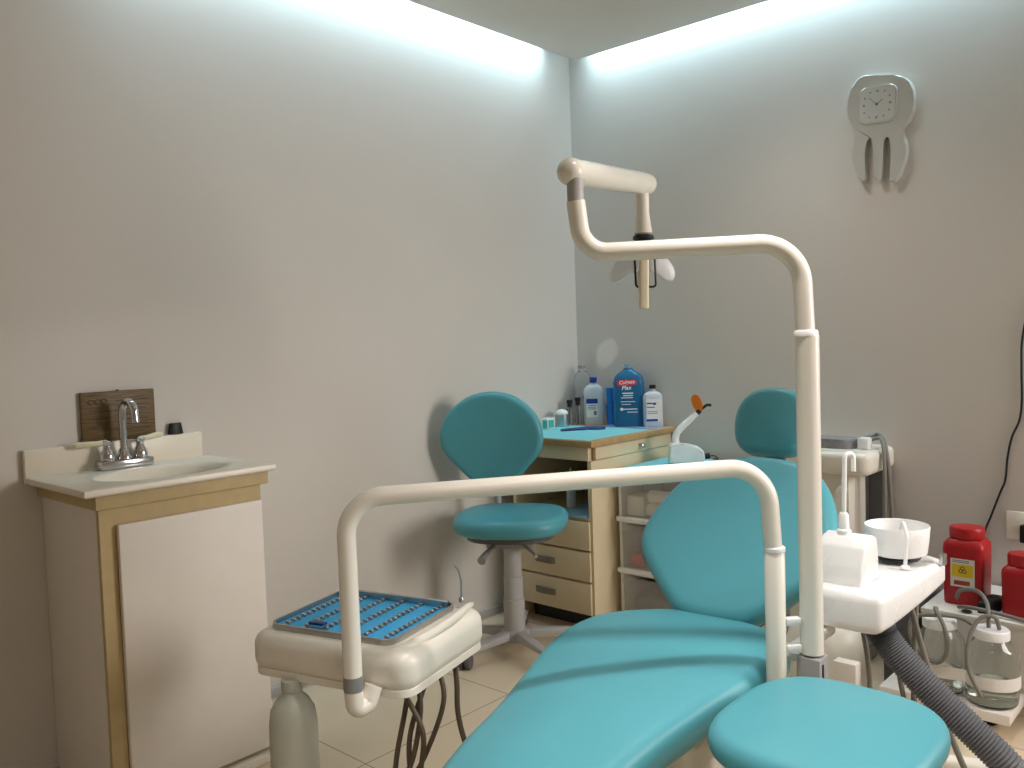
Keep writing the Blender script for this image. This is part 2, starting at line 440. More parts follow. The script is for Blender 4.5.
t = thing('faucet', 'chrome two-handle faucet with high arched spout at the back of the sink', 'faucet', (.062, -2.195, .846))
part('base_plate', MB().box(.034, .088, -2.272, -2.122, .8465, .872, .006), 'chrome', t)
def bell(y): return MB().lathe([(.020, 0), (.0205, .008), (.019, .018), (.012, .030), (.010, .040), (.014, .045), (.015, .052), (.011, .056)], (.060, y, .872), 20)
part('valve', bell(-2.243), 'chrome', t); part('valve', bell(-2.150), 'chrome', t)
def lever(p0, p1):
    p0, p1 = V(p0), V(p1); return MB().tube([p0, p0.lerp(p1, .3), p0.lerp(p1, .92), p1], .008, 12, rad=[.009, .0075, .0095, .006])
part('lever', lever((.060, -2.243, .921), (.045, -2.325, .921)), 'gold', t)
part('lever', lever((.060, -2.150, .922), (.045, -2.078, .929)), 'gold', t)
part('spout_base', MB().lathe([(.021, 0), (.021, .006), (.016, .014), (.015, .024), (.011, .03)], (.062, -2.197, .872), 20), 'chrome', t)
sp = [V((.062, -2.197, .895)), V((.062, -2.197, 1.002))] + [V((.062 + .028 * (1 - math.cos(a)), -2.197 + .004 * a, 1.002 + .032 * math.sin(a))) for a in [PI * k / 12 for k in range(1, 12)]] + [V((.118, -2.186, .996)), V((.119, -2.185, .976))]
part('spout', MB().tube(sp, .0105, 16), 'chrome', t)

# wooden plaque leaning on the wall
t = thing('wooden_plaque', 'dark wooden plaque with faint engraving leaning on wall behind the faucet', 'plaque', (.01, -2.185, .92))
part('board', MB().box(.003, .016, -2.290, -2.080, .9205, 1.064, .002), 'wood', t)
e = MB()
for cy in (-2.262, -2.244, -2.226):
    e.tube([V((.0163, cy + .009 * math.cos(a), 1.035 + .007 * math.sin(a))) for a in [2 * PI * k / 18 for k in range(15)]], .0009, 6)
for i in range(7):
    z = 1.035 - i * .014
    y0 = -2.20 + .02 * random.random(); y1 = -2.095 - .03 * random.random()
    e.box(.0158, .0166, y0, y1, z, z + .0018)
part('engraving', e, 'ink', t)
part('hanger', MB().lathe([(.004, 0), (.004, .004)], (.01, -2.185, 1.063), 10), 'black', t)
single('rubber_cup', MB().lathe([(.024, 0), (.0245, .002), (.019, .032), (.018, .034), (.006, .034)], (.012, -2.018, .9205), 20, sx=.42), 'black', 'small black rubber cup on the backsplash beside the wooden plaque', 'cup', (.012, -2.018, .9205))

# ------------------------------------------------------------------ tooth wall clock
out = [(1.427, 2.075), (1.369, 2.0882), (1.3358, 2.066), (1.3152, 2.0174), (1.3111, 1.9649), (1.324, 1.9223), (1.3402, 1.886), (1.3331, 1.8474), (1.3258, 1.8019), (1.3385, 1.7464), (1.3546, 1.7139), (1.3725, 1.7146), (1.3716, 1.7545), (1.3709, 1.801), (1.3759, 1.8399), (1.3873, 1.8675), (1.3956, 1.8561), (1.4015, 1.8025), (1.4074, 1.7489), (1.4134, 1.7085), (1.4294, 1.7061), (1.4331, 1.7449), (1.4355, 1.7968), (1.4405, 1.8416), (1.4502, 1.8593), (1.4595, 1.8382), (1.4634, 1.7921), (1.4616, 1.7404), (1.4581, 1.7018), (1.4769, 1.6938), (1.4991, 1.7345), (1.5132, 1.7837), (1.5124, 1.8287), (1.4992, 1.8729), (1.5222, 1.8941), (1.5379, 1.9324), (1.5414, 1.9825), (1.5296, 2.0295), (1.496, 2.0593)]
t = thing('tooth_clock', 'white tooth-shaped wall clock with square dial and three roots', 'clock', (1.425, -.001, 1.70))
FW = frame((0, 0, 0), (1, 0, 0), (0, 0, 1))    # local x,y,z -> world x, z, -y
b = MB(); b.prism(spline([(x, z, 0) for x, z in out], 3), .001, .034, .0042, FW, 3)
part('body', b, 'clockbody', t, sharp=50)
FC = frame((1.419, -.0345, 1.974), (1, 0, -.06), (0, 0, 1))
part('dial_rim', MB().prism(roundrect(.134, .132, .028), -.002, .004, .003, FC), 'clockbody', t)
part('dial', MB().prism(roundrect(.118, .116, .022), .0042, .006, 0, FC), 'clockface', t)
mk = MB()
for k in range(12):
    a = 2 * PI * k / 12; q = max(abs(math.cos(a)), abs(math.sin(a))); r = .046 / q * (.94 if k % 3 else 1)
    w = .004 if k % 3 == 0 else .003
    mk.box(r * math.cos(a) - w, r * math.cos(a) + w, r * math.sin(a) - w, r * math.sin(a) + w, .0062, .007, 0, 1, FC)
part('hour_marks', mk, 'greyink', t)
def hand(ang, L, w):
    m4 = FC @ Matrix.Rotation(ang, 4, 'Z'); return MB().box(-.006, L, -w, w, .0072, .0082, 0, 1, m4)
part('hour_hand', hand(math.radians(38), .026, .0018), 'greyink', t)
part('minute_hand', hand(math.radians(140), .038, .0014), 'greyink', t)
part('hub', MB().lathe([(.005, .007), (.005, .0095)], seg=12, M4=FC), 'ink', t)
gl = MB(); gl.prism(roundrect(.122, .120, .024), .011, .0125, .001, FC)
part('glass', gl, 'glass', t)

# ------------------------------------------------------------------ corner desk
DX, DY = .515, -.600
t = thing('corner_desk', 'cream laminate desk with oak edging, open shelf and drawers in the corner', 'desk', (.26, -.3, 0))
tp = MB(); tp.box(.002, .532, DY - .016, -.002, .745, .771, .003)
part('desk_top', tp, 'desk_edge', t)
part('side_panel', MB().box(DX - .018, DX, DY, -.004, .0, .69), 'desk_cream', t)
part('side_panel', MB().box(.10, .118, DY, -.02, .0, .744), 'desk_cream', t)
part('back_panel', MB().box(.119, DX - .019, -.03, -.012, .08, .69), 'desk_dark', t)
part('apron', MB().box(.255, .503, DY - .002, DY + .016, .690, .744, .002), 'desk_cream', t)
part('apron', MB().box(.119, .250, DY + .004, DY + .016, .690, .744, .002), 'desk_cream', t)
part('shelf', MB().box(.119, DX - .019, DY + .004, -.031, .452, .464), 'desk_cream', t)
sd = part('side_drawer', MB().box(DX - .012, DX + .004, DY + .028, -.02, .692, .742, .003), 'desk_cream', t)
part('knob', MB().lathe([(.005, 0), (.005, .008), (.012, .012), (.013, .018), (.009, .022), (.002, .023)], seg=18, M4=frame((DX + .004, -.265, .716), (0, 1, 0), (0, 0, 1))), 'steel', sd)
part('upper_rail', MB().box(.119, DX - .018, DY + .018, -.031, .6905, .744), 'desk_cream', t)
for z0, z1 in ((.336, .450), (.211, .329), (.078, .204)):
    d = part('drawer', MB().box(.121, DX - .012, DY - .008, DY + .10, z0, z1, .004), 'desk_cream', t)
    zc = (z0 + z1) / 2 + .004
    # scooped shell pull
    pl = MB(); pts = []
    n = 14
    for k in range(n + 1):
        a = PI * k / n; pts.append((.272 + .052 * math.cos(a), DY - .009 - .016 * math.sin(a)))
    vs = [(x, y, zc + .011) for x, y in pts] + [(x, DY - .009 + (y - DY + .009) * .75, zc - .013) for x, y in pts]
    fs = [(k, k + 1, n + 2 + k, n + 1 + k) for k in range(n)] + [tuple(range(n + 1)), tuple(range(2 * n + 1, n, -1))]
    pl.add(vs, fs); part('pull', pl, 'pull_grey', d)
part('plinth', MB().box(.14, DX - .02, DY + .07, DY + .085, 0, .077), 'dark', t)

# things inside the open shelf
single('paper_sheet', MB().box(.30, .49, DY - .006, -.25, .4645, .469, .001), 'bluepaper', 'pale blue folded paper lying in the open desk shelf', 'paper', (.4, -.4, .4645))
single('plastic_bag', MB().prism([(p[0] * 1., p[1]) for p in superell(.06, .08, 3, 24)], .4645, .56, .03, Matrix.Translation((.30, -.30, 0)) @ Matrix.Rotation(.3, 4, 'Z')), 'dark', 'black pouch standing at the back of the open desk shelf', 'pouch', (.30, -.30, .4645)) if False else None
single('spray_nozzle_bottle', MB().lathe([(.02, 0), (.02, .09), (.008, .11), (.006, .16), (.003, .17)], (.31, -.47, .4645), 16), 'milky', 'small clear nozzle bottle standing in the open desk shelf', 'bottle', (.31, -.47, .4645))

# blue-green paper on top
single('counter_paper', MB().box(.02, .505, DY - .004, -.17, .7712, .7724, 0), 'cloth', 'teal paper sheet covering the corner desk top', 'paper', (.26, -.38, .7712))
ZT = .7726
# hand mirror
mbm = MB(); mbm.lathe([(.048, 0), (.05, .004), (.046, .009), (.02, .010)], (.275, -.245, ZT), 28, sx=1., sy=.8)
t = thing('hand_mirror', 'navy blue plastic hand mirror lying on the teal desk paper', 'mirror', (.25, -.3, ZT))
part('mirror_head', mbm, 'navy', t)
part('handle', MB().tube([V((.262, -.285, ZT + .006)), V((.245, -.32, ZT + .007)), V((.222, -.36, ZT + .0065)), V((.204, -.395, ZT + .006))], .006, 10, rad=[.010, .007, .0065, .0055]), 'navy', t)
# tissue box
t = thing('dental_wipe_box', 'small white box with mint panel on the desk beside stool backrest', 'box', (.075, -.33, ZT))
part('box_body', MB().box(.055, .097, -.355, -.305, ZT, ZT + .048, .002), 'whitelabel', t)
part('mint_panel', MB().box(.070, .0945, -.3565, -.3555, ZT + .006, ZT + .040), 'mint', t)
part('mint_panel', MB().box(.0972, .098, -.350, -.312, ZT + .006, ZT + .040), 'mint', t)
# metal jar with cotton
t = thing('cotton_jar', 'shiny metal jar topped with white cotton on the desk', 'jar', (.075, -.225, ZT))
part('jar_body', MB().lathe([(.030, 0), (.031, .003), (.031, .055), (.029, .056), (.027, .05)], (.075, -.225, ZT), 24), 'steel', t)
part('cotton', MB().ball((.075, -.225, ZT + .060), .029, .029, .020, 16), 'cotton', t)
# instrument jars with dark tools
for i, (x, y, h) in enumerate(((.062, -.15, .115), (.090, -.125, .125), (.118, -.10, .135))):
    t = thing('tool_vial', ('clear vial with black cap in front of the tall clear bottle, shortest of three', 'clear vial with black cap in front of the tall clear bottle, middle one of three', 'clear vial with black cap in front of the tall clear bottle, tallest of three')[i], 'vial', (x, y, ZT), 'black capped vials')
    part('vial_body', MB().lathe([(.010, 0), (.0105, .002), (.0105, h * .68), (.008, h * .72)], (x, y, ZT), 14), 'clear_plastic', t)
    part('cap', MB().lathe([(.011, h * .72), (.011, h * .86), (.014, h * .88), (.014, h), (.004, h)], (x, y, ZT), 14), 'black', t)
    part('tool', MB().tube([V((x, y, ZT + .006)), V((x, y, ZT + h * .7))], .003, 8), 'black', t)
t = thing('impression_dish', 'low grey container with black lid behind the metal cotton jar', 'container', (.028, -.15, ZT))
part('dish', MB().lathe([(.020, 0), (.022, .05), (.022, .06), (.01, .06)], (.028, -.15, ZT), 16), 'grey_plastic', t)
part('lid', MB().lathe([(.023, .061), (.023, .070), (.008, .074)], (.028, -.15, ZT), 16), 'black', t)
# tall clear bottle
t = thing('clear_bottle', 'tall clear plastic bottle in the room corner on the desk', 'bottle', (.062, -.05, ZT))
part('bottle_body', MB().lathe([(.036, 0), (.039, .006), (.039, .15), (.036, .158), (.039, .166), (.039, .195), (.033, .225), (.022, .240), (.017, .246), (.017, .256)], (.062, -.05, ZT), 28), 'clear_plastic', t)
part('cap', MB().lathe([(.019, .256), (.019, .270), (.016, .272)], (.062, -.05, ZT), 20), 'grey_plastic', t)
# white bottle with blue cap
t = thing('disinfectant_bottle', 'translucent white bottle with royal blue cap and white label on desk', 'bottle', (.152, -.085, ZT))
FB = frame((.152, -.085, ZT), (.80, .60, 0), (-.60, .80, 0))
bb = MB(); rings = []
def bottle_loft(w, d, prof, F4, e=4, n=40):
    verts = []; faces = []
    for (f, g, z) in prof:
        for p in superell(w / 2 * f, d / 2 * g, e if f > .6 else 2, n): verts.append((p[0], p[1], z))
    for i in range(len(prof) - 1):
        for k in range(n):
            k2 = (k + 1) % n; faces.append((i * n + k, i * n + k2, (i + 1) * n + k2, (i + 1) * n + k))
    faces.append(tuple(range(n))[::-1]); faces.append(tuple((len(prof) - 1) * n + k for k in range(n)))
    mb = MB(); mb.add(verts, faces, F4); return mb
part('bottle_body', bottle_loft(.092, .055, [(.95, .93, 0), (1, 1, .005), (1, 1, .150), (.93, .95, .165), (.62, .72, .180), (.34, .5, .187), (.32, .5, .192)], FB), 'milky', t)
part('cap', MB().lathe([(.0165, .193), (.0175, .195), (.0175, .216), (.015, .218)], seg=20, M4=FB), 'bluecap', t)
part('label', MB().box(-.032, .018, -.0290, -.0283, .035, .105, 0, 1, FB), 'whitelabel', t)
part('label_band', MB().box(-.034, .018, -.0296, -.0291, .098, .120, 0, 1, FB), 'bluelabel', t)
li = MB()
for z in (.088, .080, .072): li.box(-.026, .010, -.0296, -.0291, z, z + .003, 0, 1, FB)
li.box(-.001, .012, -.0296, -.0291, .045, .064, 0, 1, FB)
part('label_print', li, 'greyink', t)
# stack of blue cups
t = thing('cup_stack', 'stack of bright blue disposable cups beside the mouthwash bottle', 'cups', (.226, -.045, ZT))
part('lower_cups', MB().lathe([(.024, 0), (.029, .088), (.030, .09)], (.226, -.045, ZT), 24), 'blue', t)
part('upper_cups', MB().lathe([(.024, .0905), (.028, .165), (.029, .168), (.02, .168)], (.226, -.045, ZT), 24), 'blue', t)
# big mouthwash bottle
t = thing('mouthwash_bottle', 'large blue mouthwash bottle with red and white label on desk', 'bottle', (.338, -.072, ZT))
FB = frame((.338, -.072, ZT), (.80, .60, 0), (-.60, .80, 0))
part('bottle_body', bottle_loft(.138, .082, [(.97, .95, 0), (1, 1, .006), (1, 1, .172), (1.0, 1, .180)], FB, 4.5), 'mouthwash', t)
part('shoulder', bottle_loft(.138, .082, [(1, 1, .1802), (1, 1, .195), (.92, .95, .218), (.66, .80, .238), (.36, .55, .250), (.30, .48, .254), (.30, .48, .258)], FB, 4), 'mouthwash', t)
part('cap', MB().lathe([(.021, .2585), (.022, .260), (.022, .276), (.019, .279)], seg=24, M4=FB), 'mouthwash_top', t)
yb = -.0432
part('red_band', MB().prism(roundrect(.086, .025, .006), 0, .0006, 0, FB @ frame((-.010, yb, .196), (1, 0, .06), (0, 0, 1))), 'redlabel', t)
text_part('brand_text', 'Colgate', FB @ frame((-.010, yb - .0012, .197), (1, 0, .06), (0, 0, 1)), .0225, 'whitelabel', t, .25, .0003, .0004)
text_part('product_text', 'Plax', FB @ frame((-.012, yb - .0006, .172), (1, 0, .06), (0, 0, 1)), .026, 'whitelabel', t, .2, .0003, .0004)
li = MB()
for (x0, x1, z, h) in ((-.030, .018, .146, .005), (-.026, .016, .136, .004), (-.036, .016, .127, .003), (-.038, .026, .110, .0025), (-.034, .006, .098, .0025), (-.034, .034, .076, .004), (-.010, .036, .063, .003)):
    li.box(x0, x1, yb - .0004, yb + .0002, z, z + h, 0, 1, FB)
li.prism(superell(.007, .007, 2, 16), 0, .0006, 0, FB @ frame((-.034, yb, .078), (1, 0, 0), (0, 0, 1)))
part('label_print', li, 'whitelabel', t)
# alcohol bottle
t = thing('alcohol_bottle', 'pale translucent bottle with black cap right of the mouthwash', 'bottle', (.446, -.05, ZT))
FB = frame((.446, -.045, ZT), (.80, .60, 0), (-.60, .80, 0))
part('bottle_body', bottle_loft(.086, .05, [(.95, .93, 0), (1, 1, .005), (1, 1, .128), (.9, .94, .142), (.55, .68, .152), (.28, .45, .156), (.27, .44, .166)], FB), 'milky', t)
part('cap', MB().lathe([(.0135, .1662), (.0145, .168), (.0145, .181), (.012, .183)], seg=18, M4=FB), 'black', t)
part('label', MB().box(-.030, .034, -.0262, -.0256, .022, .122, 0, 1, FB), 'whitelabel', t)
part('label_band', MB().box(-.031, .018, -.0268, -.0263, .024, .034, 0, 1, FB), 'bluelabel', t)
li = MB()
for (x0, x1, z, h) in ((-.028, -.004, .100, .006), (-.002, .012, .096, .010), (-.028, .006, .084, .004), (-.026, .02, .066, .002), (-.026, .018, .058, .002)): li.box(x0, x1, -.0268, -.0263, z, z + h, 0, 1, FB)
part('label_print', li, 'bluelabel', t)
# blue sterilisation pouch under the bottles
single('blue_pouch', MB().prism(roundrect(.30, .115, .006, 3, .365, -.095), .7712, .7722, .0004), 'blue_pouch', 'blue clear plastic sheet under the mouthwash bottle on desk', 'pouch', (.36, -.09, .7712))

# ------------------------------------------------------------------ plastic drawer tower
TX0, TX1, TY0, TY1 = .537, .872, -.455, -.05
t = thing('drawer_tower', 'white plastic drawer tower with frosted drawers right of the desk', 'drawers', (.70, -.25, 0))
fr = MB()
for x0, x1 in ((TX0, TX0 + .014), (TX1 - .030, TX1)):
    fr.box(x0, x1, TY0, TY1, .0, .628, .004)
fr.box(TX0, TX1, TY1 - .012, TY1, 0, .628)
for z in (.012, .232, .438): fr.box(TX0 + .014, TX1 - .030, TY0 + .03, TY1 - .012, z, z + .012)
part('frame', fr, 'white_plastic', t)
part('tower_top', MB().box(TX0 - .004, TX1 + .004, TY0 - .006, TY1 + .004, .628, .643, .005), 'white_plastic', t)
for z0, z1 in ((.026, .212), (.248, .424), (.454, .622)):
    b = MB(); x0, x1 = TX0 + .017, TX1 - .033
    b.box(x0, x1, TY0 - .004, TY0 + .001, z0, z1, .001)
    b.box(x0, x0 + .004, TY0 + .001, TY1 - .03, z0, z1 - .03); b.box(x1 - .004, x1, TY0 + .001, TY1 - .03, z0, z1 - .03)
    b.box(x0 + .004, x1 - .004, TY0 + .001, TY1 - .03, z0, z0 + .004)
    d = part('drawer', b, 'frosted', t)
    part('lip', MB().box(TX0 + .004, TX1 - .034, TY0 - .026, TY0 - .004, z0 - .016, z0 + .004, .004), 'white_plastic', d) if z0 > .1 else None
# contents seen through the frosted fronts
single('white_carton', MB().box(.562, .64, -.43, -.34, .459, .535, .002), 'ivory', 'white carton seen through the top frosted drawer', 'box', (.6, -.38, .459))
for i, (x, y, z) in enumerate(((.70, -.41, .486), (.705, -.405, .538))):
    single('cotton_roll', MB().tube([V((x - .045, y, z)), V((x + .055, y, z))], .026, 14), 'ivory', ('lower cream paper roll inside the top frosted drawer', 'upper cream paper roll inside the top frosted drawer')[i], 'roll', (x, y, z - .026))
single('dark_tray', MB().box(.565, .66, -.32, -.16, .459, .58, .01), 'darkgrey', 'grey box at the back of the top frosted drawer', 'box', (.61, -.24, .459))
single('pink_carton', MB().box(.575, .62, -.43, -.37, .253, .30, .002), 'redlabel', 'red carton seen through the middle frosted drawer', 'box', (.6, -.4, .253))
single('pink_packet', MB().box(.64, .72, -.42, -.33, .253, .283, .008), 'pink', 'pink packet seen through the middle frosted drawer', 'packet', (.68, -.38, .253))
single('grey_packet', MB().box(.565, .80, -.40, -.12, .031, .13, .02), 'darkgrey', 'dark grey bundle inside the bottom frosted drawer', 'bundle', (.68, -.26, .031))
# cloth on tower top
cl = MB(); nx, ny = 16, 14; vs = []; fs = []
for i in range(nx + 1):
    for j in range(ny + 1):
        x = TX0 - .008 + (TX1 - TX0 + .12) * i / nx if False else TX0 - .010 + (TX1 - TX0 + .018) * i / nx
        y = TY0 - .013 if j == 0 else TY0 - .011 + (TY1 - TY0 + .013) * (j - 1) / (ny - 1)
        z = .6445 + .0012 * math.sin(i * 1.7) * math.cos(j * 1.3)
        if j == 0: z -= .014
        vs.append((x, y, z))
for i in range(nx):
    for j in range(ny):
        a = i * (ny + 1) + j; fs.append((a, a + ny + 1, a + ny + 2, a + 1))
cl.add(vs, fs); cl.add([(x, y, z - .0012) for x, y, z in vs], [f[::-1] for f in fs])
single('tower_cloth', cl, 'cloth', 'teal paper cloth draped over the plastic drawer tower', 'cloth', (.70, -.25, .6445))
# curing light
t = thing('curing_light', 'white dental curing light on its charger with orange shield on tower', 'curing light', (.69, -.20, .6465))
FL = frame((.690, -.188, .6475), (.80, .60, 0), (-.60, .80, 0))
prof = [(-.068, 0), (.072, 0), (.076, .02), (.070, .05), (.048, .066), (.015, .074), (-.030, .080), (-.058, .082), (-.066, .07)]
hb = MB(); t2 = bmesh.new(); 
va = [t2.verts.new((x, -.032, z)) for x, z in prof]; vb = [t2.verts.new((x, .032, z)) for x, z in prof]
t2.faces.new(va); t2.faces.new(vb[::-1])
for i in range(len(prof)): j = (i + 1) % len(prof); t2.faces.new((va[j], va[i], vb[i], vb[j]))
bmesh.ops.bevel(t2, geom=t2.edges[:], offset=.006, segments=3, affect='EDGES', profile=.5)
hb.merge(t2, FL); part('charger_base', hb, 'white_plastic', t, sharp=60)
hp = [FL @ V(p) for p in ((-.040, 0, .080), (-.039, 0, .102), (-.033, 0, .122), (-.016, 0, .142), (.018, 0, .173), (.052, 0, .203))]
part('handpiece', MB().tube(hp, .012, 16, rad=[.018, .015, .0145, .014, .013, .010]), 'white_plastic', t)
part('collar', MB().tube([FL @ V((.050, 0, .201)), FL @ V((.062, 0, .212))], .011, 14), 'dark', t)
part('light_guide', MB().tube(spline([FL @ V(p) for p in ((.060, 0, .210), (.076, 0, .224), (.092, 0, .234), (.108, 0, .232))], 4, False), .006, 10, rad=None), 'black', t)
FO = FL @ frame((.050, -.006, .244), (-.30, .05, .95), (.72, -.66, .25))
part('orange_shield', MB().prism(superell(.036, .024, 2.2, 30), -.0015, .0015, .0008, FO), 'orange', t)
part('plug', MB().tube([FL @ V((.074, .0, .022)), FL @ V((.098, -.004, .026))], .012, 10), 'black', t)
part('cord', MB().tube(spline([FL @ V(p) for p in ((.096, 0, .024), (.12, .012, .022), (.135, .035, .006), (.12, .06, .004))], 5, False), .0025, 8), 'black', t)

# ------------------------------------------------------------------ teal dental chair
t = thing('dental_chair', 'teal vinyl reclining dental chair in the middle of the room', 'dental chair', (1.47, -1.6, 0))
left = [(1.312, -1.398), (1.236, -1.490), (1.208, -1.600), (1.238, -1.755), (1.288, -1.890), (1.333, -2.011), (1.361, -2.127), (1.399, -2.267), (1.440, -2.440), (1.480, -2.560)]
right = [(1.560, -2.610), (1.640, -2.570), (1.672, -2.44), (1.682, -2.25), (1.690, -2.05), (1.700, -1.85), (1.712, -1.65), (1.712, -1.50), (1.672, -1.405), (1.58, -1.358), (1.45, -1.352), (1.37, -1.365)]
ol = [tuple(p[:2]) for p in spline([(x, y, 0) for x, y in left + right], 4)]
def zseat(x, y):
    pts = [(-1.3, .385), (-1.5, .388), (-1.7, .386), (-1.95, .372), (-2.15, .350), (-2.35, .315), (-2.65, .24)]
    if y >= pts[0][0]: return pts[0][1]
    for (a, za), (b, zb) in zip(pts, pts[1:]):
        if y >= b:
            f = (a - y) / (a - b); f = f * f * (3 - 2 * f) * .3 + f * .7; return za + (zb - za) * f
    return pts[-1][1]
part('seat', MB().pad(ol, .088, .036, .012, zseat, nin=14), 'teal', t, sharp=80)
# backrest
BH = V((1.462, -1.395, .475)); BU = V((.9957, .09, 0)); BV = V((-.075, .745, .66))
bo = [(-.080, .0), (-.130, .035), (-.200, .105), (-.242, .155), (-.260, .205), (-.258, .265), (-.242, .335), (-.212, .410), (-.160, .480), (-.080, .522), (0, .532),
      (.080, .522), (.160, .480), (.212, .410), (.242, .335), (.258, .265), (.260, .205), (.242, .155), (.200, .105), (.130, .035), (.080, .0), (0, -.008)]
bo = [tuple(p[:2]) for p in spline([(x, y, 0) for x, y in bo], 3)][::-1]
FBk = frame(BH, BU, BV)
part('backrest', MB().pad(bo, .075, .032, .006, lambda x, y: .06 * (x / .26) ** 2 * .4 - .07, FBk), 'teal', t, sharp=80)
part('back_shell', MB().pad([(x * .86, y * .9 + .02) for x, y in bo], .022, .009, 0, lambda x, y: .03 * (x / .26) ** 2 - .095, FBk), 'darkgrey', t, sharp=80)
FH = frame((1.405, -.895, .902), (.985, .17, 0), (-.05, .36, .93))
ho = [(-.062, -.092), (-.100, -.06), (-.112, .0), (-.100, .058), (-.062, .098), (0, .110), (.062, .098), (.100, .058), (.112, 0), (.100, -.06), (.062, -.092), (0, -.094)]
ho = [tuple(p[:2]) for p in spline([(x, y, 0) for x, y in ho], 5)][::-1]
part('headrest', MB().pad(ho, .078, .03, .006, lambda x, y: -.05, FH), 'teal', t, sharp=80)
part('headrest_bar', MB().box(-.03, .03, -.20, .02, -.062, -.052, .003, 2, FH), 'steel', t)
part('hinge', MB().box(1.40, 1.53, -1.40, -1.34, .36, .44, .01), 'darkgrey', t)
part('hinge_strap', MB().box(1.395, 1.425, -1.372, -1.350, .40, .50, .003), 'blue', t) if False else None
part('under_frame', MB().box(1.33, 1.62, -2.3, -1.38, .30, .362, .012), 'dark', t) if False else None
part('seat_frame', MB().box(1.32, 1.62, -1.80, -1.40, .32, .375, .015), 'base_grey', t)
part('pedestal', MB().box(1.34, 1.60, -1.74, -1.42, .05, .32, .03, 4), 'cream_plastic', t)
part('base_plate', MB().prism(roundrect(.30, .80, .08, 6, 1.47, -1.55), 0, .05, .015), 'base_grey', t)

# ------------------------------------------------------------------ cuspidor unit
t = thing('cuspidor_unit', 'white cuspidor unit with round spit bowl beside the dental chair', 'cuspidor', (1.80, -1.30, 0))
col = MB(); col.box(1.772, 1.822, -1.585, -1.535, 0, .502, .004)
part('column', col, 'grey_plastic', t)
part('column_slot', MB().box(1.8225, 1.8232, -1.5735, -1.566, .06, .49), 'black', t)
part('bracket', MB().box(1.626, 1.776, -1.65, -1.59, .27, .3695, .014, 3), 'cream_plastic', t)
part('bracket', MB().box(1.738, 1.768, -1.545, -1.36, .484, .511, .006).box(1.738, 1.7715, -1.575, -1.546, .484, .502, .004), 'white_plastic', t)
# body: rounded box, lower at the far tip
bp = [(1.715, -.90), (1.715, -1.33), (1.735, -1.408), (1.80, -1.418), (1.868, -1.412), (1.886, -1.37), (1.888, -1.20), (1.884, -1.00), (1.872, -.92), (1.80, -.885)]
bpo = [tuple(p[:2]) for p in spline([(x, y, 0) for x, y in bp], 5)]
body = MB().pad(bpo, .090, .022, 0, lambda x, y: .512, nin=6)
for v in body.bm.verts:
    f = min(1, max(0, (v.co.y + 1.38) / .46)); zm = .565
    v.co.z = zm + (v.co.z - zm) * (1 - .32 * f) - .012 * f + (.02 * (1 - f) if False else 0)
part('body', body, 'white_plastic', t, sharp=60)
hs = MB(); t2 = bmesh.new()
prof = [(-1.372, .598), (-1.362, .640), (-1.342, .682), (-1.318, .700), (-1.290, .704), (-1.268, .695), (-1.258, .66), (-1.256, .598)]
va = [t2.verts.new((1.722, y, z)) for y, z in prof]; vb = [t2.verts.new((1.828, y, z)) for y, z in prof]
t2.faces.new(va); t2.faces.new(vb[::-1])
for i in range(len(prof)): j = (i + 1) % len(prof); t2.faces.new((va[j], va[i], vb[i], vb[j]))
bmesh.ops.bevel(t2, geom=t2.edges[:], offset=.006, segments=3, affect='EDGES', profile=.5)
hs.merge(t2); part('housing', hs, 'white_plastic', t, sharp=50)
part('filler_socket', MB().lathe([(.016, 0), (.016, .01), (.012, .014), (.011, .045), (.008, .05)], (1.765, -1.300, .700), 18), 'white_plastic', t)
fp = bend([(1.765, -1.300, .745), (1.768, -1.298, .886), (1.781, -1.280, .886), (1.781, -1.280, .845)], [.0105, .0105], 8)
part('cup_filler', MB().tube(fp, .0055, 12), 'white_plastic', t)
part('bowl', MB().lathe([(.060, .0), (.0695, .006), (.0735, .035), (.0765, .070), (.075, .073), (.0725, .070), (.069, .040), (.058, .022), (.020, .014), (.004, .013)], (1.797, -1.040, .606), 40), 'white_plastic', t)
part('bowl_seat', MB().lathe([(.052, 0), (.056, .006), (.05, .012)], (1.797, -1.040, .594), 32), 'dark', t)
rp = bend([(1.842, -1.122, .597), (1.846, -1.117, .672), (1.828, -1.09, .700), (1.815, -1.07, .676)], [.02, .012], 6)
part('rinse_tube', MB().tube(rp, .0045, 10), 'white_plastic', t)
part('rinse_foot', MB().lathe([(.012, 0), (.010, .005), (.005, .008)], (1.842, -1.122, .593), 14), 'white_plastic', t)
part('side_latch', MB().box(1.878, 1.892, -.985, -.96, .575, .603, .003), 'steel', t)
# corrugated suction hose
path = spline([(1.850, -1.330, .525), (1.858, -1.325, .49), (1.903, -1.322, .437), (1.962, -1.318, .380), (2.028, -1.316, .325), (2.098, -1.312, .265), (2.18, -1.30, .17), (2.28, -1.28, .075), (2.42, -1.27, .04), (2.6, -1.27, .04)], 52, False)
rad = [.0318 + .0020 * math.sin(i * PI * 2 / 4.0) for i in range(len(path))]
part('suction_hose', MB().tube(path, .03, 18, rad=rad), 'corr', t, sharp=80)
def hose(name, pts, r, m, p): return part(name, MB().tube(spline(pts, 8, False), r, 10), m, p)
hose('hose', [(1.80, -1.30, .51), (1.815, -1.30, .42), (1.812, -1.28, .30), (1.78, -1.25, .15), (1.70, -1.22, .02), (1.66, -1.2, .012)], .006, 'hose_grey', t)
hose('hose', [(1.83, -1.20, .515), (1.845, -1.18, .35), (1.85, -1.12, .18), (1.82, -1.04, .02), (1.79, -1.0, .012)], .006, 'hose_grey', t)
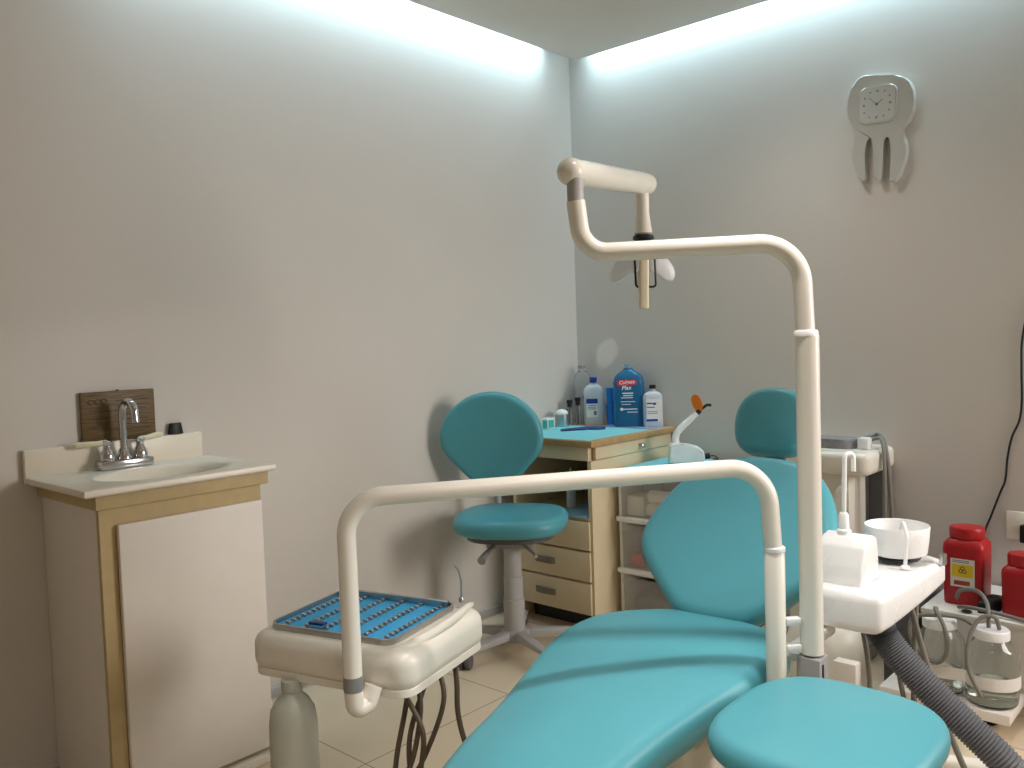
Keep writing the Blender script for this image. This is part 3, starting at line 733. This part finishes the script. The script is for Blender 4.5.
hose('hose', [(1.86, -1.10, .52), (1.866, -1.14, .38), (1.875, -1.18, .22), (1.86, -1.2, .06), (1.83, -1.21, .012)], .007, 'hose_grey', t)
hose('hose', [(1.865, -1.16, .515), (1.90, -1.14, .36), (1.96, -1.12, .16), (2.03, -1.10, .02), (2.10, -1.08, .012)], .007, 'hose_grey', t)
# two rungs that tie the posts together
for z in (.575, .520):
    part('link_bar', MB().box(-.0155, .0155, -.010, .010, z - .008, z + .008, .003, 2, frame((1.7685, -1.5895, 0), (.68, .733, 0), (-.733, .68, 0))), 'white_plastic', t)

# ------------------------------------------------------------------ dental light on tall bent post
t = thing('dental_light', 'tall cream bent post carrying the dental lamp on a jointed arm', 'lamp', (1.80, -1.555, .50))
lp = V((1.800, -1.558, 0))
part('post_sleeve', MB().lathe([(.018, 0), (.0235, .002), (.0235, .655), (.021, .658)], (lp.x - .004, lp.y - .002, .505), 28), 'cream_enamel', t)
part('collar', MB().lathe([(.0225, 0), (.0242, .002), (.0242, .010), (.0215, .014)], (lp.x - .006, lp.y - .003, 1.158), 28), 'white_plastic', t)
P0 = V((1.793, -1.562, 1.165)); P1 = V((1.787, -1.566, 1.350)); P2 = V((1.436, -1.826, 1.345)); P3 = V((1.430, -1.838, 1.452))
part('boom', MB().tube(bend([P0, P1, P2, P3], [.085, .075], 14), .0195, 22), 'cream_enamel', t)
part('boom_sleeve', MB().tube([P3 + V((0, 0, -.002)), P3 + V((0, 0, .045))], .0170, 20), 'light_grey', t)
A0 = V((1.421, -1.842, 1.513)); A1 = V((1.275, -1.330, 1.566))
d = (A1 - A0).normalized()
part('balance_arm', MB().tube([A0 + d * .0, A0 + d * .02, A1 - d * .015, A1, A1 + d * .008], .026, 24, rad=[.0275, .0275, .0275, .0265, .020]), 'cream_enamel', t)
cap = MB(); q = d.to_track_quat('Z', 'Y').to_matrix().to_4x4(); q.translation = A0
cap.lathe([(.004, -.024), (.014, -.022), (.022, -.016), (.027, -.006), (.0285, 0), (.0285, .012), (.026, .014)], seg=28, M4=q)
part('end_cap', cap, 'cream_enamel', t)
part('arm_clip', MB().box(-.010, .010, -.004, .004, -.016, .004, .002, 2, Matrix.Translation(A0 + d * .03 + V((.012, 0, -.018)))), 'base_grey', t)
SX = V((A1.x + .004, A1.y - .030, 0))
part('stem', MB().lathe([(.016, 0), (.0175, -.02), (.017, -.06), (.022, -.100), (.024, -.112), (.018, -.115)], (SX.x, SX.y, 1.548), 24), 'cream_enamel', t)
part('swivel', MB().lathe([(.012, 0), (.026, -.004), (.028, -.012), (.018, -.018), (.016, -.035), (.020, -.04), (.012, -.044)], (SX.x, SX.y, 1.434), 20), 'dark', t)
FLp = frame((SX.x, SX.y, 1.348), (.741, .671, 0), (0, 0, 1))     # x right, y up, z towards the sink side
yk = MB(); yp = bend([(-.024, .045, 0), (-.022, -.050, 0), (.030, -.050, 0), (.028, .045, 0)], .008, 5)
yk.tube([FLp @ p for p in yp], .003, 8)
part('yoke', yk, 'dark', t)
part('lamp_socket', MB().box(-.014, .016, -.050, .060, -.03, -.006, .004, 2, FLp), 'base_grey', t)
for sx in (-1, 1):
    lo = [(.012, .030), (.030, .036), (.058, .028), (.078, .008), (.086, -.016), (.078, -.034), (.058, -.032), (.034, -.016), (.012, -.004)]
    lo = [tuple(p[:2]) for p in spline([(sx * x, y, 0) for x, y in lo], 4)]
    if sx > 0: lo = lo[::-1]
    part('shield', MB().pad(lo, .016, .006, .003, lambda x, y: -.02 - .8 * abs(x) ** 1.5, FLp), 'lobes', t, sharp=70)
hbm = MB(); hbm.box(-.016, .010, -.108, .035, .004, .024, .006, 3, FLp @ Matrix.Rotation(math.radians(-1.5), 4, 'Z'))
part('handle', hbm, 'gold', t)

# ------------------------------------------------------------------ instrument table on its swing arm
t = thing('instrument_table', 'cream dental instrument table hanging from a bent swing arm', 'instrument table', (1.02, -2.08, .49))
tp0 = V((1.744, -1.616, 0))
part('post', MB().lathe([(.020, 0), (.0205, .002), (.0205, .352), (.019, .354)], (tp0.x, tp0.y, .37), 26), 'cream_enamel', t)
part('collar', MB().lathe([(.020, 0), (.0216, .002), (.0216, .009), (.019, .012)], (tp0.x, tp0.y, .722), 26), 'white_plastic', t)
E0 = V((1.742, -1.618, .73)); E1 = V((1.735, -1.624, .899)); E2 = V((1.178, -2.262, .878)); E3 = V((1.182, -2.264, .530))
part('swing_arm', MB().tube(bend([E0, E1, E2, E3], [.085, .075], 14), .0185, 22), 'cream_enamel', t)
part('arm_ring', MB().tube([E3 + V((0, 0, .003)), E3 + V((0, 0, -.026))], .0190, 22), 'grey_tape', t)
el = bend([E3 + V((0, 0, -.024)), E3 + V((0.001, .002, -.066)), E3 + V((.002, .032, -.062)), E3 + V((.004, .046, -.030))], [.022, .014], 8)
part('elbow', MB().tube(el, .0185, 20), 'cream_enamel', t)
# table body in its own axes
U = V((.961, .276, 0)); W_ = V((-.276, .961, 0))
FT = frame((1.022, -2.258 + .0, .493), U, W_)
FT.translation = V((1.256, -2.187, .476)) - U * .21 + W_ * .0
bo_ = roundrect(.412, .345, .045, 7, 0, .172)
tb = MB().pad(bo_, .086, .030, 0, None, FT, nin=6)
part('table_body', tb, 'cream_plastic', t, sharp=70)
part('table_skirt', MB().prism(roundrect(.404, .338, .043, 7, 0, .172), -.004, .012, .003, FT), 'cream_plastic', t)
rim = MB(); rp_ = roundrect(.325, .272, .03, 6, -.014, .172)
ro = rp_; ri = roundrect(.315, .262, .026, 6, -.014, .172)
n = len(ro)
rim.add([(x, y, .0875) for x, y in ro] + [(x, y, .0935) for x, y in ro] + [(x, y, .0935) for x, y in ri] + [(x, y, .0875) for x, y in ri],
        [(a * n + k, a * n + (k + 1) % n, ((a + 1) % 4) * n + (k + 1) % n, ((a + 1) % 4) * n + k) for a in range(4) for k in range(n)], FT)
rdg = MB(); rp0 = spline([(.150, -.004 + .03, .078), (.172, .06, .083), (.183, .13, .087), (.184, .22, .090), (.174, .30, .091), (.168, .338, .088)], 6, False)
rdg.tube([FT @ V(p) for p in rp0], .008, 12, rad=[.003 + .008 * math.sin(PI * min(1, .08 + .92 * k / (len(rp0) - 1)) ** .8) ** .5 if k < len(rp0) - 1 else .003 for k in range(len(rp0))])
part('side_ridge', rdg, 'cream_plastic', t)
# water bottle below
bc = (.968, -2.264)
wb = part('water_bottle', MB().lathe([(.012, .15), (.012, .0), (.046, .0), (.050, .008), (.052, .07), (.050, .228), (.046, .256), (.035, .276), (.022, .288), (.019, .300)][2:], (bc[0], bc[1], .155), 30), 'bottle_nat', t)
part('bottle_cap', MB().lathe([(.022, 0), (.022, .022), (.018, .024)], (bc[0], bc[1], .452), 22), 'bottle_nat', wb)
# hoses hanging to the floor
hs_ = [[(1.200, -2.135, .495), (1.185, -2.14, .42), (1.16, -2.15, .30), (1.13, -2.13, .16), (1.16, -2.05, .03), (1.25, -1.97, .012)],
       [(1.213, -2.130, .495), (1.222, -2.13, .43), (1.205, -2.14, .33), (1.15, -2.15, .20), (1.14, -2.10, .06), (1.25, -1.97, .012)],
       [(1.165, -2.15, .495), (1.205, -2.15, .455), (1.238, -2.14, .39), (1.215, -2.13, .30), (1.16, -2.10, .18), (1.16, -2.02, .05), (1.255, -1.95, .012)],
       [(1.215, -2.10, .485), (1.215, -2.12, .455), (1.195, -2.14, .36), (1.19, -2.13, .24), (1.17, -2.09, .10), (1.22, -1.99, .012)],
       [(1.190, -2.05, .485), (1.215, -2.06, .42), (1.18, -2.09, .30), (1.10, -2.12, .15), (1.10, -2.06, .03), (1.24, -1.92, .012)]]
for p in hs_: hose('hose', p, .0055, 'hose_brown', t)
hose('hose', [(1.165, -1.98, .485), (1.178, -1.985, .43), (1.184, -1.99, .36), (1.20, -1.98, .28), (1.235, -1.95, .15), (1.25, -1.91, .03), (1.26, -1.86, .014)], .006, 'hose_brown', t)
part('syringe_tip', MB().tube([V(p) for p in ((1.118, -1.905, .578), (1.118, -1.903, .625), (1.112, -1.905, .650), (1.104, -1.91, .660))], .0022, 8), 'steel', t)
part('syringe_nut', MB().lathe([(.006, 0), (.006, .008), (.003, .012)], (1.118, -1.905, .576), 10), 'steel', t)
# lift-out metal tray with blue liner
t = thing('instrument_tray', 'steel instrument tray lined in blue on the cream instrument table', 'tray', (1.02, -2.05, .5805))
def ringwall(mb, o, i, z0, z1):
    n = len(o)
    mb.add([(x, y, z0) for x, y in o] + [(x, y, z1) for x, y in o] + [(x, y, z1) for x, y in i] + [(x, y, z0) for x, y in i],
           [(a * n + k, a * n + (k + 1) % n, ((a + 1) % 4) * n + (k + 1) % n, ((a + 1) % 4) * n + k) for a in range(4) for k in range(n)], FT)
tw = MB(); ringwall(tw, rp_, ri, .0865, .0985); tw.prism(ri, .0865, .0885, 0, FT)
part('tray_pan', tw, 'steel', t)
part('liner', MB().prism(roundrect(.311, .258, .024, 6, -.014, .172), .0886, .0895, 0, FT), 'blueliner', t)
for i in range(6):
    x = -.014 - .130 + .052 * i
    r_ = MB(); r_.box(x - .003, x + .003, .056, .288, .0896, .0925, 0, 1, FT)
    for k in range(13):
        yk_ = .064 + k * .0175; r_.box(x - .0055, x + .0055, yk_, yk_ + .007, .0896, .0965, .001, 1, FT)
    part('tool_rack', r_, 'steel', t)
part('end_rack', (lambda m: [m.box(-.158, .130, .288, .298, .0896, .104, .001, 1, FT)] and m)(MB()), 'steel', t)
single('tool_clip', MB().box(-.062, -.028, .050, .066, .0990, .1035, .002, 2, FT) if False else MB().box(-.085, -.045, .062, .078, .0968, .103, .002, 2, FT), 'navy', 'small navy blue clip on the front of the instrument tray', 'clip', FT @ V((-.065, .07, .0968)))

# ------------------------------------------------------------------ doctor stools
def stool(label, cx, cy, top, rot, back, group, sz=(.212, .205, 2.7), th=.066):
    t = thing('dental_stool', label, 'stool', (cx, cy, 0), group)
    R4 = Matrix.Translation((cx, cy, 0)) @ Matrix.Rotation(rot, 4, 'Z')
    so = superell(*sz, 60)
    part('seat', MB().pad(so, th, th * .47, .012, None, R4 @ Matrix.Translation((0, 0, top - .012 - th))), 'teal', t, sharp=80)
    part('seat_pan', MB().prism(superell(.165, .16, 2.6, 40), top - .034 - th, top - .013 - th, 0, R4), 'darkgrey', t)
    mech = MB(); mech.box(-.09, .09, -.055, .055, top - .142, top - .035 - th, .008, 2, R4)
    part('mechanism', mech, 'grey_plastic', t)
    part('height_lever', MB().tube([R4 @ V(p) for p in ((-.06, -.05, top - .13), (-.075, -.13, top - .145), (-.08, -.175, top - .155))], .008, 10, rad=[.006, .012, .016]), 'grey_plastic', t)
    part('tilt_lever', MB().tube([R4 @ V(p) for p in ((.05, -.05, top - .125), (.10, -.14, top - .13), (.12, -.18, top - .135))], .006, 8), 'base_grey', t)
    part('gas_column', MB().lathe([(.040, .075), (.040, .20), (.0365, .202), (.0365, .285), (.033, .287), (.033, top - .142)], (cx, cy, 0), 24), 'light_grey', t)
    part('hub', MB().lathe([(.055, .045), (.055, .078), (.042, .085)], (cx, cy, 0), 24), 'light_grey', t)
    for k in range(5):
        a = rot + 2 * PI * k / 5 + .35
        m4 = Matrix.Translation((cx, cy, 0)) @ Matrix.Rotation(a, 4, 'Z')
        lg = MB(); t2 = bmesh.new()
        vv = [(.03, -.022, .05), (.27, -.014, .052), (.27, .014, .052), (.03, .022, .05), (.03, -.022, .084), (.27, -.014, .066), (.27, .014, .066), (.03, .022, .084)]
        q = [t2.verts.new(p) for p in vv]
        for f in ((3, 2, 1, 0), (4, 5, 6, 7), (0, 1, 5, 4), (1, 2, 6, 5), (2, 3, 7, 6), (3, 0, 4, 7)): t2.faces.new([q[i] for i in f])
        bmesh.ops.bevel(t2, geom=t2.edges[:], offset=.005, segments=2, affect='EDGES', profile=.5)
        lg.merge(t2, m4); l = part('leg', lg, 'light_grey', t)
        m5 = m4 @ Matrix.Translation((.262, 0, .026)) @ Matrix.Rotation(.6 + k, 4, 'Z')
        cs = MB()
        for s_ in (-1, 1):
            cs.lathe([(.012, -.010), (.024, -.009), (.026, -.006), (.026, .006), (.024, .009), (.012, .010)], seg=20, M4=m5 @ Matrix.Translation((.012, s_ * .013, 0)) @ Matrix.Rotation(PI / 2, 4, 'X'))
        part('caster', cs, 'rubber_caster', l)
    if back:
        c, n = back
        n = V((n[0], n[1], 0)).normalized()            # direction from the backrest to the sitter
        u = V((-n.y, n.x, 0)); m4 = frame(c, u, (V((0, 0, 1)) + n * .03))
        o = [(-.075, -.185), (-.150, -.120), (-.205, -.055), (-.218, .010), (-.196, .075), (-.150, .125), (-.085, .162), (0, .176),
             (.085, .162), (.150, .125), (.196, .075), (.218, .010), (.205, -.055), (.150, -.120), (.075, -.185), (0, -.190)]
        o = [tuple(p[:2]) for p in spline([(x * .94, y, 0) for x, y in o], 4)][::-1]
        part('backrest', MB().pad(o, .058, .024, .004, lambda x, y: .5 * x * x * 1.1 - .02, m4), 'teal', t, sharp=80)
        ba = V(c) - n * .045
        part('back_bar', MB().tube(bend([ba + V((0, 0, -.02)), ba + V((0, 0, top - c[2] - .13)), V((cx, cy, top - .13)) - n * .02], .04, 6), .014, 10), 'light_grey', t)
    return t
stool('teal dental stool with rounded backrest standing against the wall by the desk', .36, -.90, .540, .55, ((.214, -.830, .800), (.50, -.87)), 'teal dental stools')
stool('teal stool seat without backrest in front of the light post', 1.930, -1.815, .505, .0, None, 'teal dental stools', (.180, .200, 2.9), .054)

# ------------------------------------------------------------------ rear equipment cart
t = thing('equipment_cart', 'cream equipment cart with overhanging tray top against the wall with the clock', 'cart', (1.30, -.15, 0))
co = roundrect(.40, .285, .035, 6, 1.262, -.147)
part('cart_top', MB().pad(co, .080, .022, 0, lambda x, y: .662, nin=5), 'cream_plastic', t, sharp=60)
part('top_lip', MB().prism(roundrect(.36, .24, .02, 5, 1.262, -.145), .742, .744, 0), 'cream_plastic', t)
part('front_column', MB().box(1.16, 1.385, -.262, -.10, .06, .662, .006), 'cream_plastic', t)
part('rear_panel', MB().box(1.386, 1.448, -.040, -.012, .03, .662, .004), 'base_grey', t)
part('dark_panel', MB().box(1.386, 1.436, -.075, -.045, .04, .662), 'darkgrey', t)
part('bracket', MB().tube([V((1.36, -.262, .61)), V((1.37, -.30, .605))], .018, 12), 'cream_plastic', t)
part('base', MB().box(1.14, 1.44, -.27, -.03, .0, .06, .008), 'base_grey', t)
single('grey_pad', MB().prism([tuple(p) for p in superell(.105, .06, 3.2, 36)], .7445, .778, .012, Matrix.Translation((1.275, -.155, 0))), 'pad_grey', 'mottled grey flat pad lying on the cream equipment cart', 'pad', (1.275, -.155, .7445))
t = thing('handpiece_holder', 'white block holder with grey hose at the end of the cart top', 'holder', (1.412, -.17, .7445))
part('holder_block', MB().box(1.39, 1.428, -.195, -.155, .7445, .785, .004), 'white_plastic', t)
part('hose', MB().tube(spline([(1.40, -.12, .775), (1.425, -.10, .79), (1.455, -.12, .775), (1.478, -.16, .735), (1.49, -.17, .65), (1.497, -.17, .50), (1.495, -.16, .30)], 7, False), .008, 10), 'hose_grey', t)
part('hose', MB().tube(spline([(1.415, -.14, .772), (1.445, -.13, .78), (1.468, -.16, .755), (1.482, -.19, .68), (1.484, -.20, .55), (1.48, -.19, .35)], 7, False), .0065, 10), 'hose_grey', t)
part('hose_end', MB().tube([V((1.375, -.115, .765)), V((1.41, -.105, .785))], .012, 12), 'grey_plastic', t)

# ------------------------------------------------------------------ floor clutter at the back
single('compressor_cover', MB().lathe([(.10, 0), (.145, .012), (.155, .06), (.150, .14), (.125, .20), (.07, .23), (.01, .238)], (1.40, -.52, .0), 32, sx=.88, sy=.75), 'cream_plastic', 'cream domed floor housing behind the cuspidor column', 'housing', (1.40, -.52, 0))
single('white_box', MB().box(0, .085, 0, .05, 0, .155, .004, 2, Matrix.Translation((1.435, -.80, 0.001)) @ Matrix.Rotation(.25, 4, 'Z')) if False else MB().box(1.490, 1.560, -.690, -.648, .001, .155, .004), 'cab_white', 'small upright white box on the floor below the cuspidor', 'box', (1.525, -.67, .001))
single('grey_bin', MB().box(1.545, 1.652, -.41, -.16, 0, .30, .006), 'darkgrey', 'dark grey floor box between the cart and the white ledge', 'box', (1.6, -.3, 0))
t = thing('low_ledge', 'low white ledge on the floor carrying the red containers', 'ledge', (2.3, -.2, 0))
part('ledge_top', MB().box(1.66, 3.1, -.405, -.014, .262, .28, .003), 'cab_white', t)
part('ledge_front', MB().box(1.664, 3.1, -.398, -.380, .0, .2615), 'cab_white', t)
part('ledge_side', MB().box(1.662, 1.68, -.379, -.014, .0, .2615), 'cab_white', t)

def sharps(label, x0, x1, y0, y1, z, hb, capr, rot=0, tag_=True):
    cx, cy = (x0 + x1) / 2, (y0 + y1) / 2
    t = thing('sharps_container', label, 'container', (cx, cy, z), 'red sharps containers')
    w, d = x1 - x0, y1 - y0
    F = Matrix.Translation((cx, cy, z)) @ Matrix.Rotation(rot, 4, 'Z')
    mb = bottle_loft(w, d, [(.93, .92, 0), (.96, .95, .004), (1, 1, hb * .86), (.97, .97, hb * .93), (.80, .80, hb * .99), (.76, .76, hb)], F, 7, 48)
    part('container_body', mb, 'red', t, sharp=50)
    part('lid', MB().lathe([(capr, hb + .001), (capr * 1.04, hb + .004), (capr * 1.04, hb + .030), (capr * .98, hb + .036), (capr * .3, hb + .038)], seg=36, M4=F, sx=w / .115, sy=d / .115), 'red', t)
    if tag_:
        yl = -d / 2 * .99 - .0006
        part('label', MB().box(-.034, .036, yl - .0006, yl + .0, .060, .150, 0, 1, F), 'whitelabel', t)
        part('label_yellow', MB().box(-.030, .032, yl - .0011, yl - .0007, .092, .132, 0, 1, F), 'yellow', t)
        part('label_red', MB().box(-.024, .022, yl - .0011, yl - .0007, .066, .080, 0, 1, F), 'brownlabel', t)
        sy_ = MB(); FS = F @ frame((.001, yl - .0012, .114), (1, 0, 0), (0, 0, 1))
        for k in range(3):
            a = PI / 2 + 2 * PI * k / 3
            sy_.tube([FS @ V((.0062 * math.cos(a) + .0055 * math.cos(b), .0062 * math.sin(a) + .0055 * math.sin(b), 0)) for b in [2 * PI * j / 14 for j in range(15)]], .0011, 6)
        sy_.box(-.014, .016, -.0005, .0003, -.019, -.016, 0, 1, FS)
        part('hazard_symbol', sy_, 'ink', t)
        li = MB()
        for z_ in (.143, .138): li.box(-.028, .020, yl - .0011, yl - .0007, z_, z_ + .002, 0, 1, F)
        part('label_print', li, 'greyink', t)
    return t
sharps('red sharps container with yellow hazard label on the white ledge', 1.698, 1.822, -.318, -.200, .281, .208, .046, 0.0)
sharps('plain red container at the edge of the photo beside the power plug', 1.872, 1.99, -.345, -.235, .281, .150, .046, 0, False)
single('power_adapter', MB().prism([(1.815, -.365), (1.85, -.36), (1.866, -.30), (1.86, -.25), (1.825, -.25), (1.81, -.31)], .281, .318, .012), 'black', 'black power adapter lying between the two red containers', 'adapter', (1.84, -.31, .281))
single('black_plug', MB().ball((1.79, -.385, .2865), .016, .010, .0055, 12), 'black', 'tiny black plug on the ledge in front of the labelled sharps container', 'plug', (1.79, -.385, .281))
t = thing('wall_outlet', 'pale wall outlet with black plug above the red containers', 'outlet', (1.845, 0, .46))
part('outlet_plate', MB().box(1.818, 1.875, -.008, -.001, .445, .54, .003), 'ivory', t)
part('plug', MB().box(1.862, 1.885, -.035, -.008, .44, .50, .005), 'black', t)
single('power_cable', MB().tube(spline([(1.775, -.10, .287), (1.745, -.03, .32), (1.748, -.008, .44), (1.773, -.008, .52), (1.800, -.007, .60), (1.815, -.006, .645), (1.822, -.006, .72), (1.835, -.006, .79), (1.858, -.006, .85), (1.865, -.006, .92), (1.864, -.006, 1.02), (1.868, -.006, 1.13), (1.90, -.006, 1.25), (2.0, -.006, 1.32), (2.4, -.006, 1.34), (3.2, -.006, 1.34)], 6, False), .0035, 8), 'black', 'black power cable running up the wall beside the red containers', 'cable', (1.82, -.006, .46))

# jars on the wheeled board
t = thing('jar_platform', 'white low board on casters carrying two glass jars', 'platform', (1.77, -.54, 0))
part('board', MB().box(1.60, 1.955, -.612, -.42, .048, .078, .003), 'cab_white', t)
for x, y in ((1.65, -.555), (1.885, -.545), (1.65, -.47), (1.885, -.47)):
    part('caster', MB().lathe([(.018, -.008), (.0235, -.006), (.0235, .006), (.018, .008)], seg=16, M4=Matrix.Translation((x, y + .03, .0238)) @ Matrix.Rotation(PI / 2, 4, 'X')), 'black', t)
JP = [(0.0, .0), (.058, 0), (.066, .006), (.0700, .03), (.0705, .135), (.0675, .156), (.058, .172), (.046, .183), (.042, .196)]
def jar(label, x, y, z=.079):
    t = thing('glass_jar', label, 'jar', (x, y, z), 'glass waste jars')
    part('jar_glass', MB().lathe(JP[1:] + [(.0395, .196), (.043, .183), (.055, .171), (.0645, .155), (.068, .134), (.0675, .03), (.0635, .008), (.054, .004)], (x, y, z), 40), 'jar_glass', t)
    part('liquid', MB().lathe([(.053, .0045), (.063, .009), (.067, .03), (.0675, .056), (.0665, .0565)], (x, y, z), 36), 'water', t)
    part('lid', MB().lathe([(.0445, .188), (.047, .190), (.047, .212), (.044, .216), (.02, .217)], (x, y, z), 36), 'white_plastic', t)
    part('nozzle', MB().tube([V((x - .008, y, z + .216)), V((x - .008, y, z + .240))], .006, 10), 'hose_grey', t)
    return t
J1 = (1.748, -.520); J2 = (1.893, -.535)
j1 = jar('glass jar with coiled grey tube, next to the corrugated hose', *J1)
j2 = jar('glass jar with white lid near the front corner of the board', *J2)
# paper tape strip round both jars
def arc(c, a0, a1, n=10): return [(c[0] + .0725 * math.cos(a0 + (a1 - a0) * k / n), c[1] + .0725 * math.sin(a0 + (a1 - a0) * k / n)) for k in range(n + 1)]
pp = arc(J1, math.radians(150), math.radians(300)) + arc(J2, math.radians(215), math.radians(375))
tm = MB(); n = len(pp)
tm.add([(x, y, .135) for x, y in pp] + [(x, y, .172) for x, y in pp], [(k, k + 1, n + k + 1, n + k) for k in range(n - 1)])
po = [(x + (x - (J1 if i <= 10 else J2)[0]) * .012, y + (y - (J1 if i <= 10 else J2)[1]) * .012) for i, (x, y) in enumerate(pp)]
tm.add([(x, y, .135) for x, y in po] + [(x, y, .172) for x, y in po], [(n + k, n + k + 1, k + 1, k) for k in range(n - 1)])
single('tape_band', tm, 'tape', 'white paper tape band wrapped across both glass jars', 'tape', (1.80, -.62, .135))
def tubing(label, pts, r=.006, m='hose_grey'):
    P = spline(pts, 8, False); single('jar_tube', MB().tube(P, r, 10), m, label, 'tube', P[0])
x, y = J1
tubing('grey tube looping in a coil in front of the jar next to the corrugated hose', [(x - .008, y, .322), (x + .003, y - .045, .330), (x + .035, y - .075, .29), (x + .042, y - .082, .22), (x + .015, y - .085, .185), (x - .03, y - .082, .205), (x - .06, y - .075, .25), (x - .055, y - .06, .30), (x + .0, y - .05, .315), (x + .06, y - .02, .312), (x + .085, y + .01, .29)])
x, y = J2
tubing('grey tube arching from the jar at the front corner back over the ledge', [(x - .008, y, .322), (x - .02, y + .03, .36), (x - .06, y + .09, .372), (x - .115, y + .13, .355), (x - .135, y + .16, .32)])
tubing('grey tube hanging down the front of the jar at the front corner', [(x + .022, y - .01, .30), (x + .012, y - .02, .335), (x - .025, y - .035, .325), (x - .045, y - .072, .26), (x - .040, y - .084, .19), (x - .005, y - .090, .12)])
tubing('long grey tube lying along the white ledge toward the edge of the photo', [(1.76, -.36, .288), (1.80, -.385, .300), (1.88, -.375, .292), (1.95, -.39, .288), (2.03, -.42, .288), (2.12, -.40, .288)])
# foot control
t = thing('foot_control', 'cream foot control pedal on the floor below the corrugated hose', 'pedal', (1.925, -.905, 0))
part('pedal_base', MB().lathe([(.06, 0), (.075, .004), (.075, .022), (.06, .035), (.02, .038)], (1.925, -.905, 0), 30), 'cream_plastic', t)
part('pedal_bar', MB().tube([V((1.865, -.925, .045)), V((1.985, -.885, .045))], .022, 16), 'cream_plastic', t)

# ------------------------------------------------------------------ camera, world, view
yaw, pit, roll, F = -.7364513, .05052621, .0332027, 855.227
fw = V((math.sin(yaw) * math.cos(pit), math.cos(yaw) * math.cos(pit), -math.sin(pit)))
r = V((math.cos(yaw), -math.sin(yaw), 0)); dn = fw.cross(r)
r2 = r * math.cos(roll) + dn * math.sin(roll); d2 = -r * math.sin(roll) + dn * math.cos(roll)
m4 = Matrix.Identity(4)
for i in range(3): m4[i][0] = r2[i]; m4[i][1] = -d2[i]; m4[i][2] = -fw[i]
m4.translation = V((2.516, -3.249, 1.17))
cam = bpy.data.cameras.new('camera'); co_ = bpy.data.objects.new('camera', cam); C.objects.link(co_)
co_.matrix_world = m4; cam.sensor_width = 36; cam.lens = 36 * F / 1024; cam.clip_start = .05
sc = bpy.context.scene; sc.camera = co_
w = bpy.data.worlds.new('world'); sc.world = w; w.use_nodes = True
w.node_tree.nodes['Background'].inputs[0].default_value = (.8, .85, .9, 1); w.node_tree.nodes['Background'].inputs[1].default_value = .05
vs_ = sc.view_settings; vs_.view_transform = 'Standard'; vs_.look = 'None'; vs_.gamma = 1; vs_.exposure = 0; vs_.use_curve_mapping = False
sc.cycles.use_denoising = True
sc.cycles.max_bounces = 12; sc.cycles.transmission_bounces = 12; sc.cycles.caustics_refractive = True
sc.cycles.sample_clamp_indirect = 6
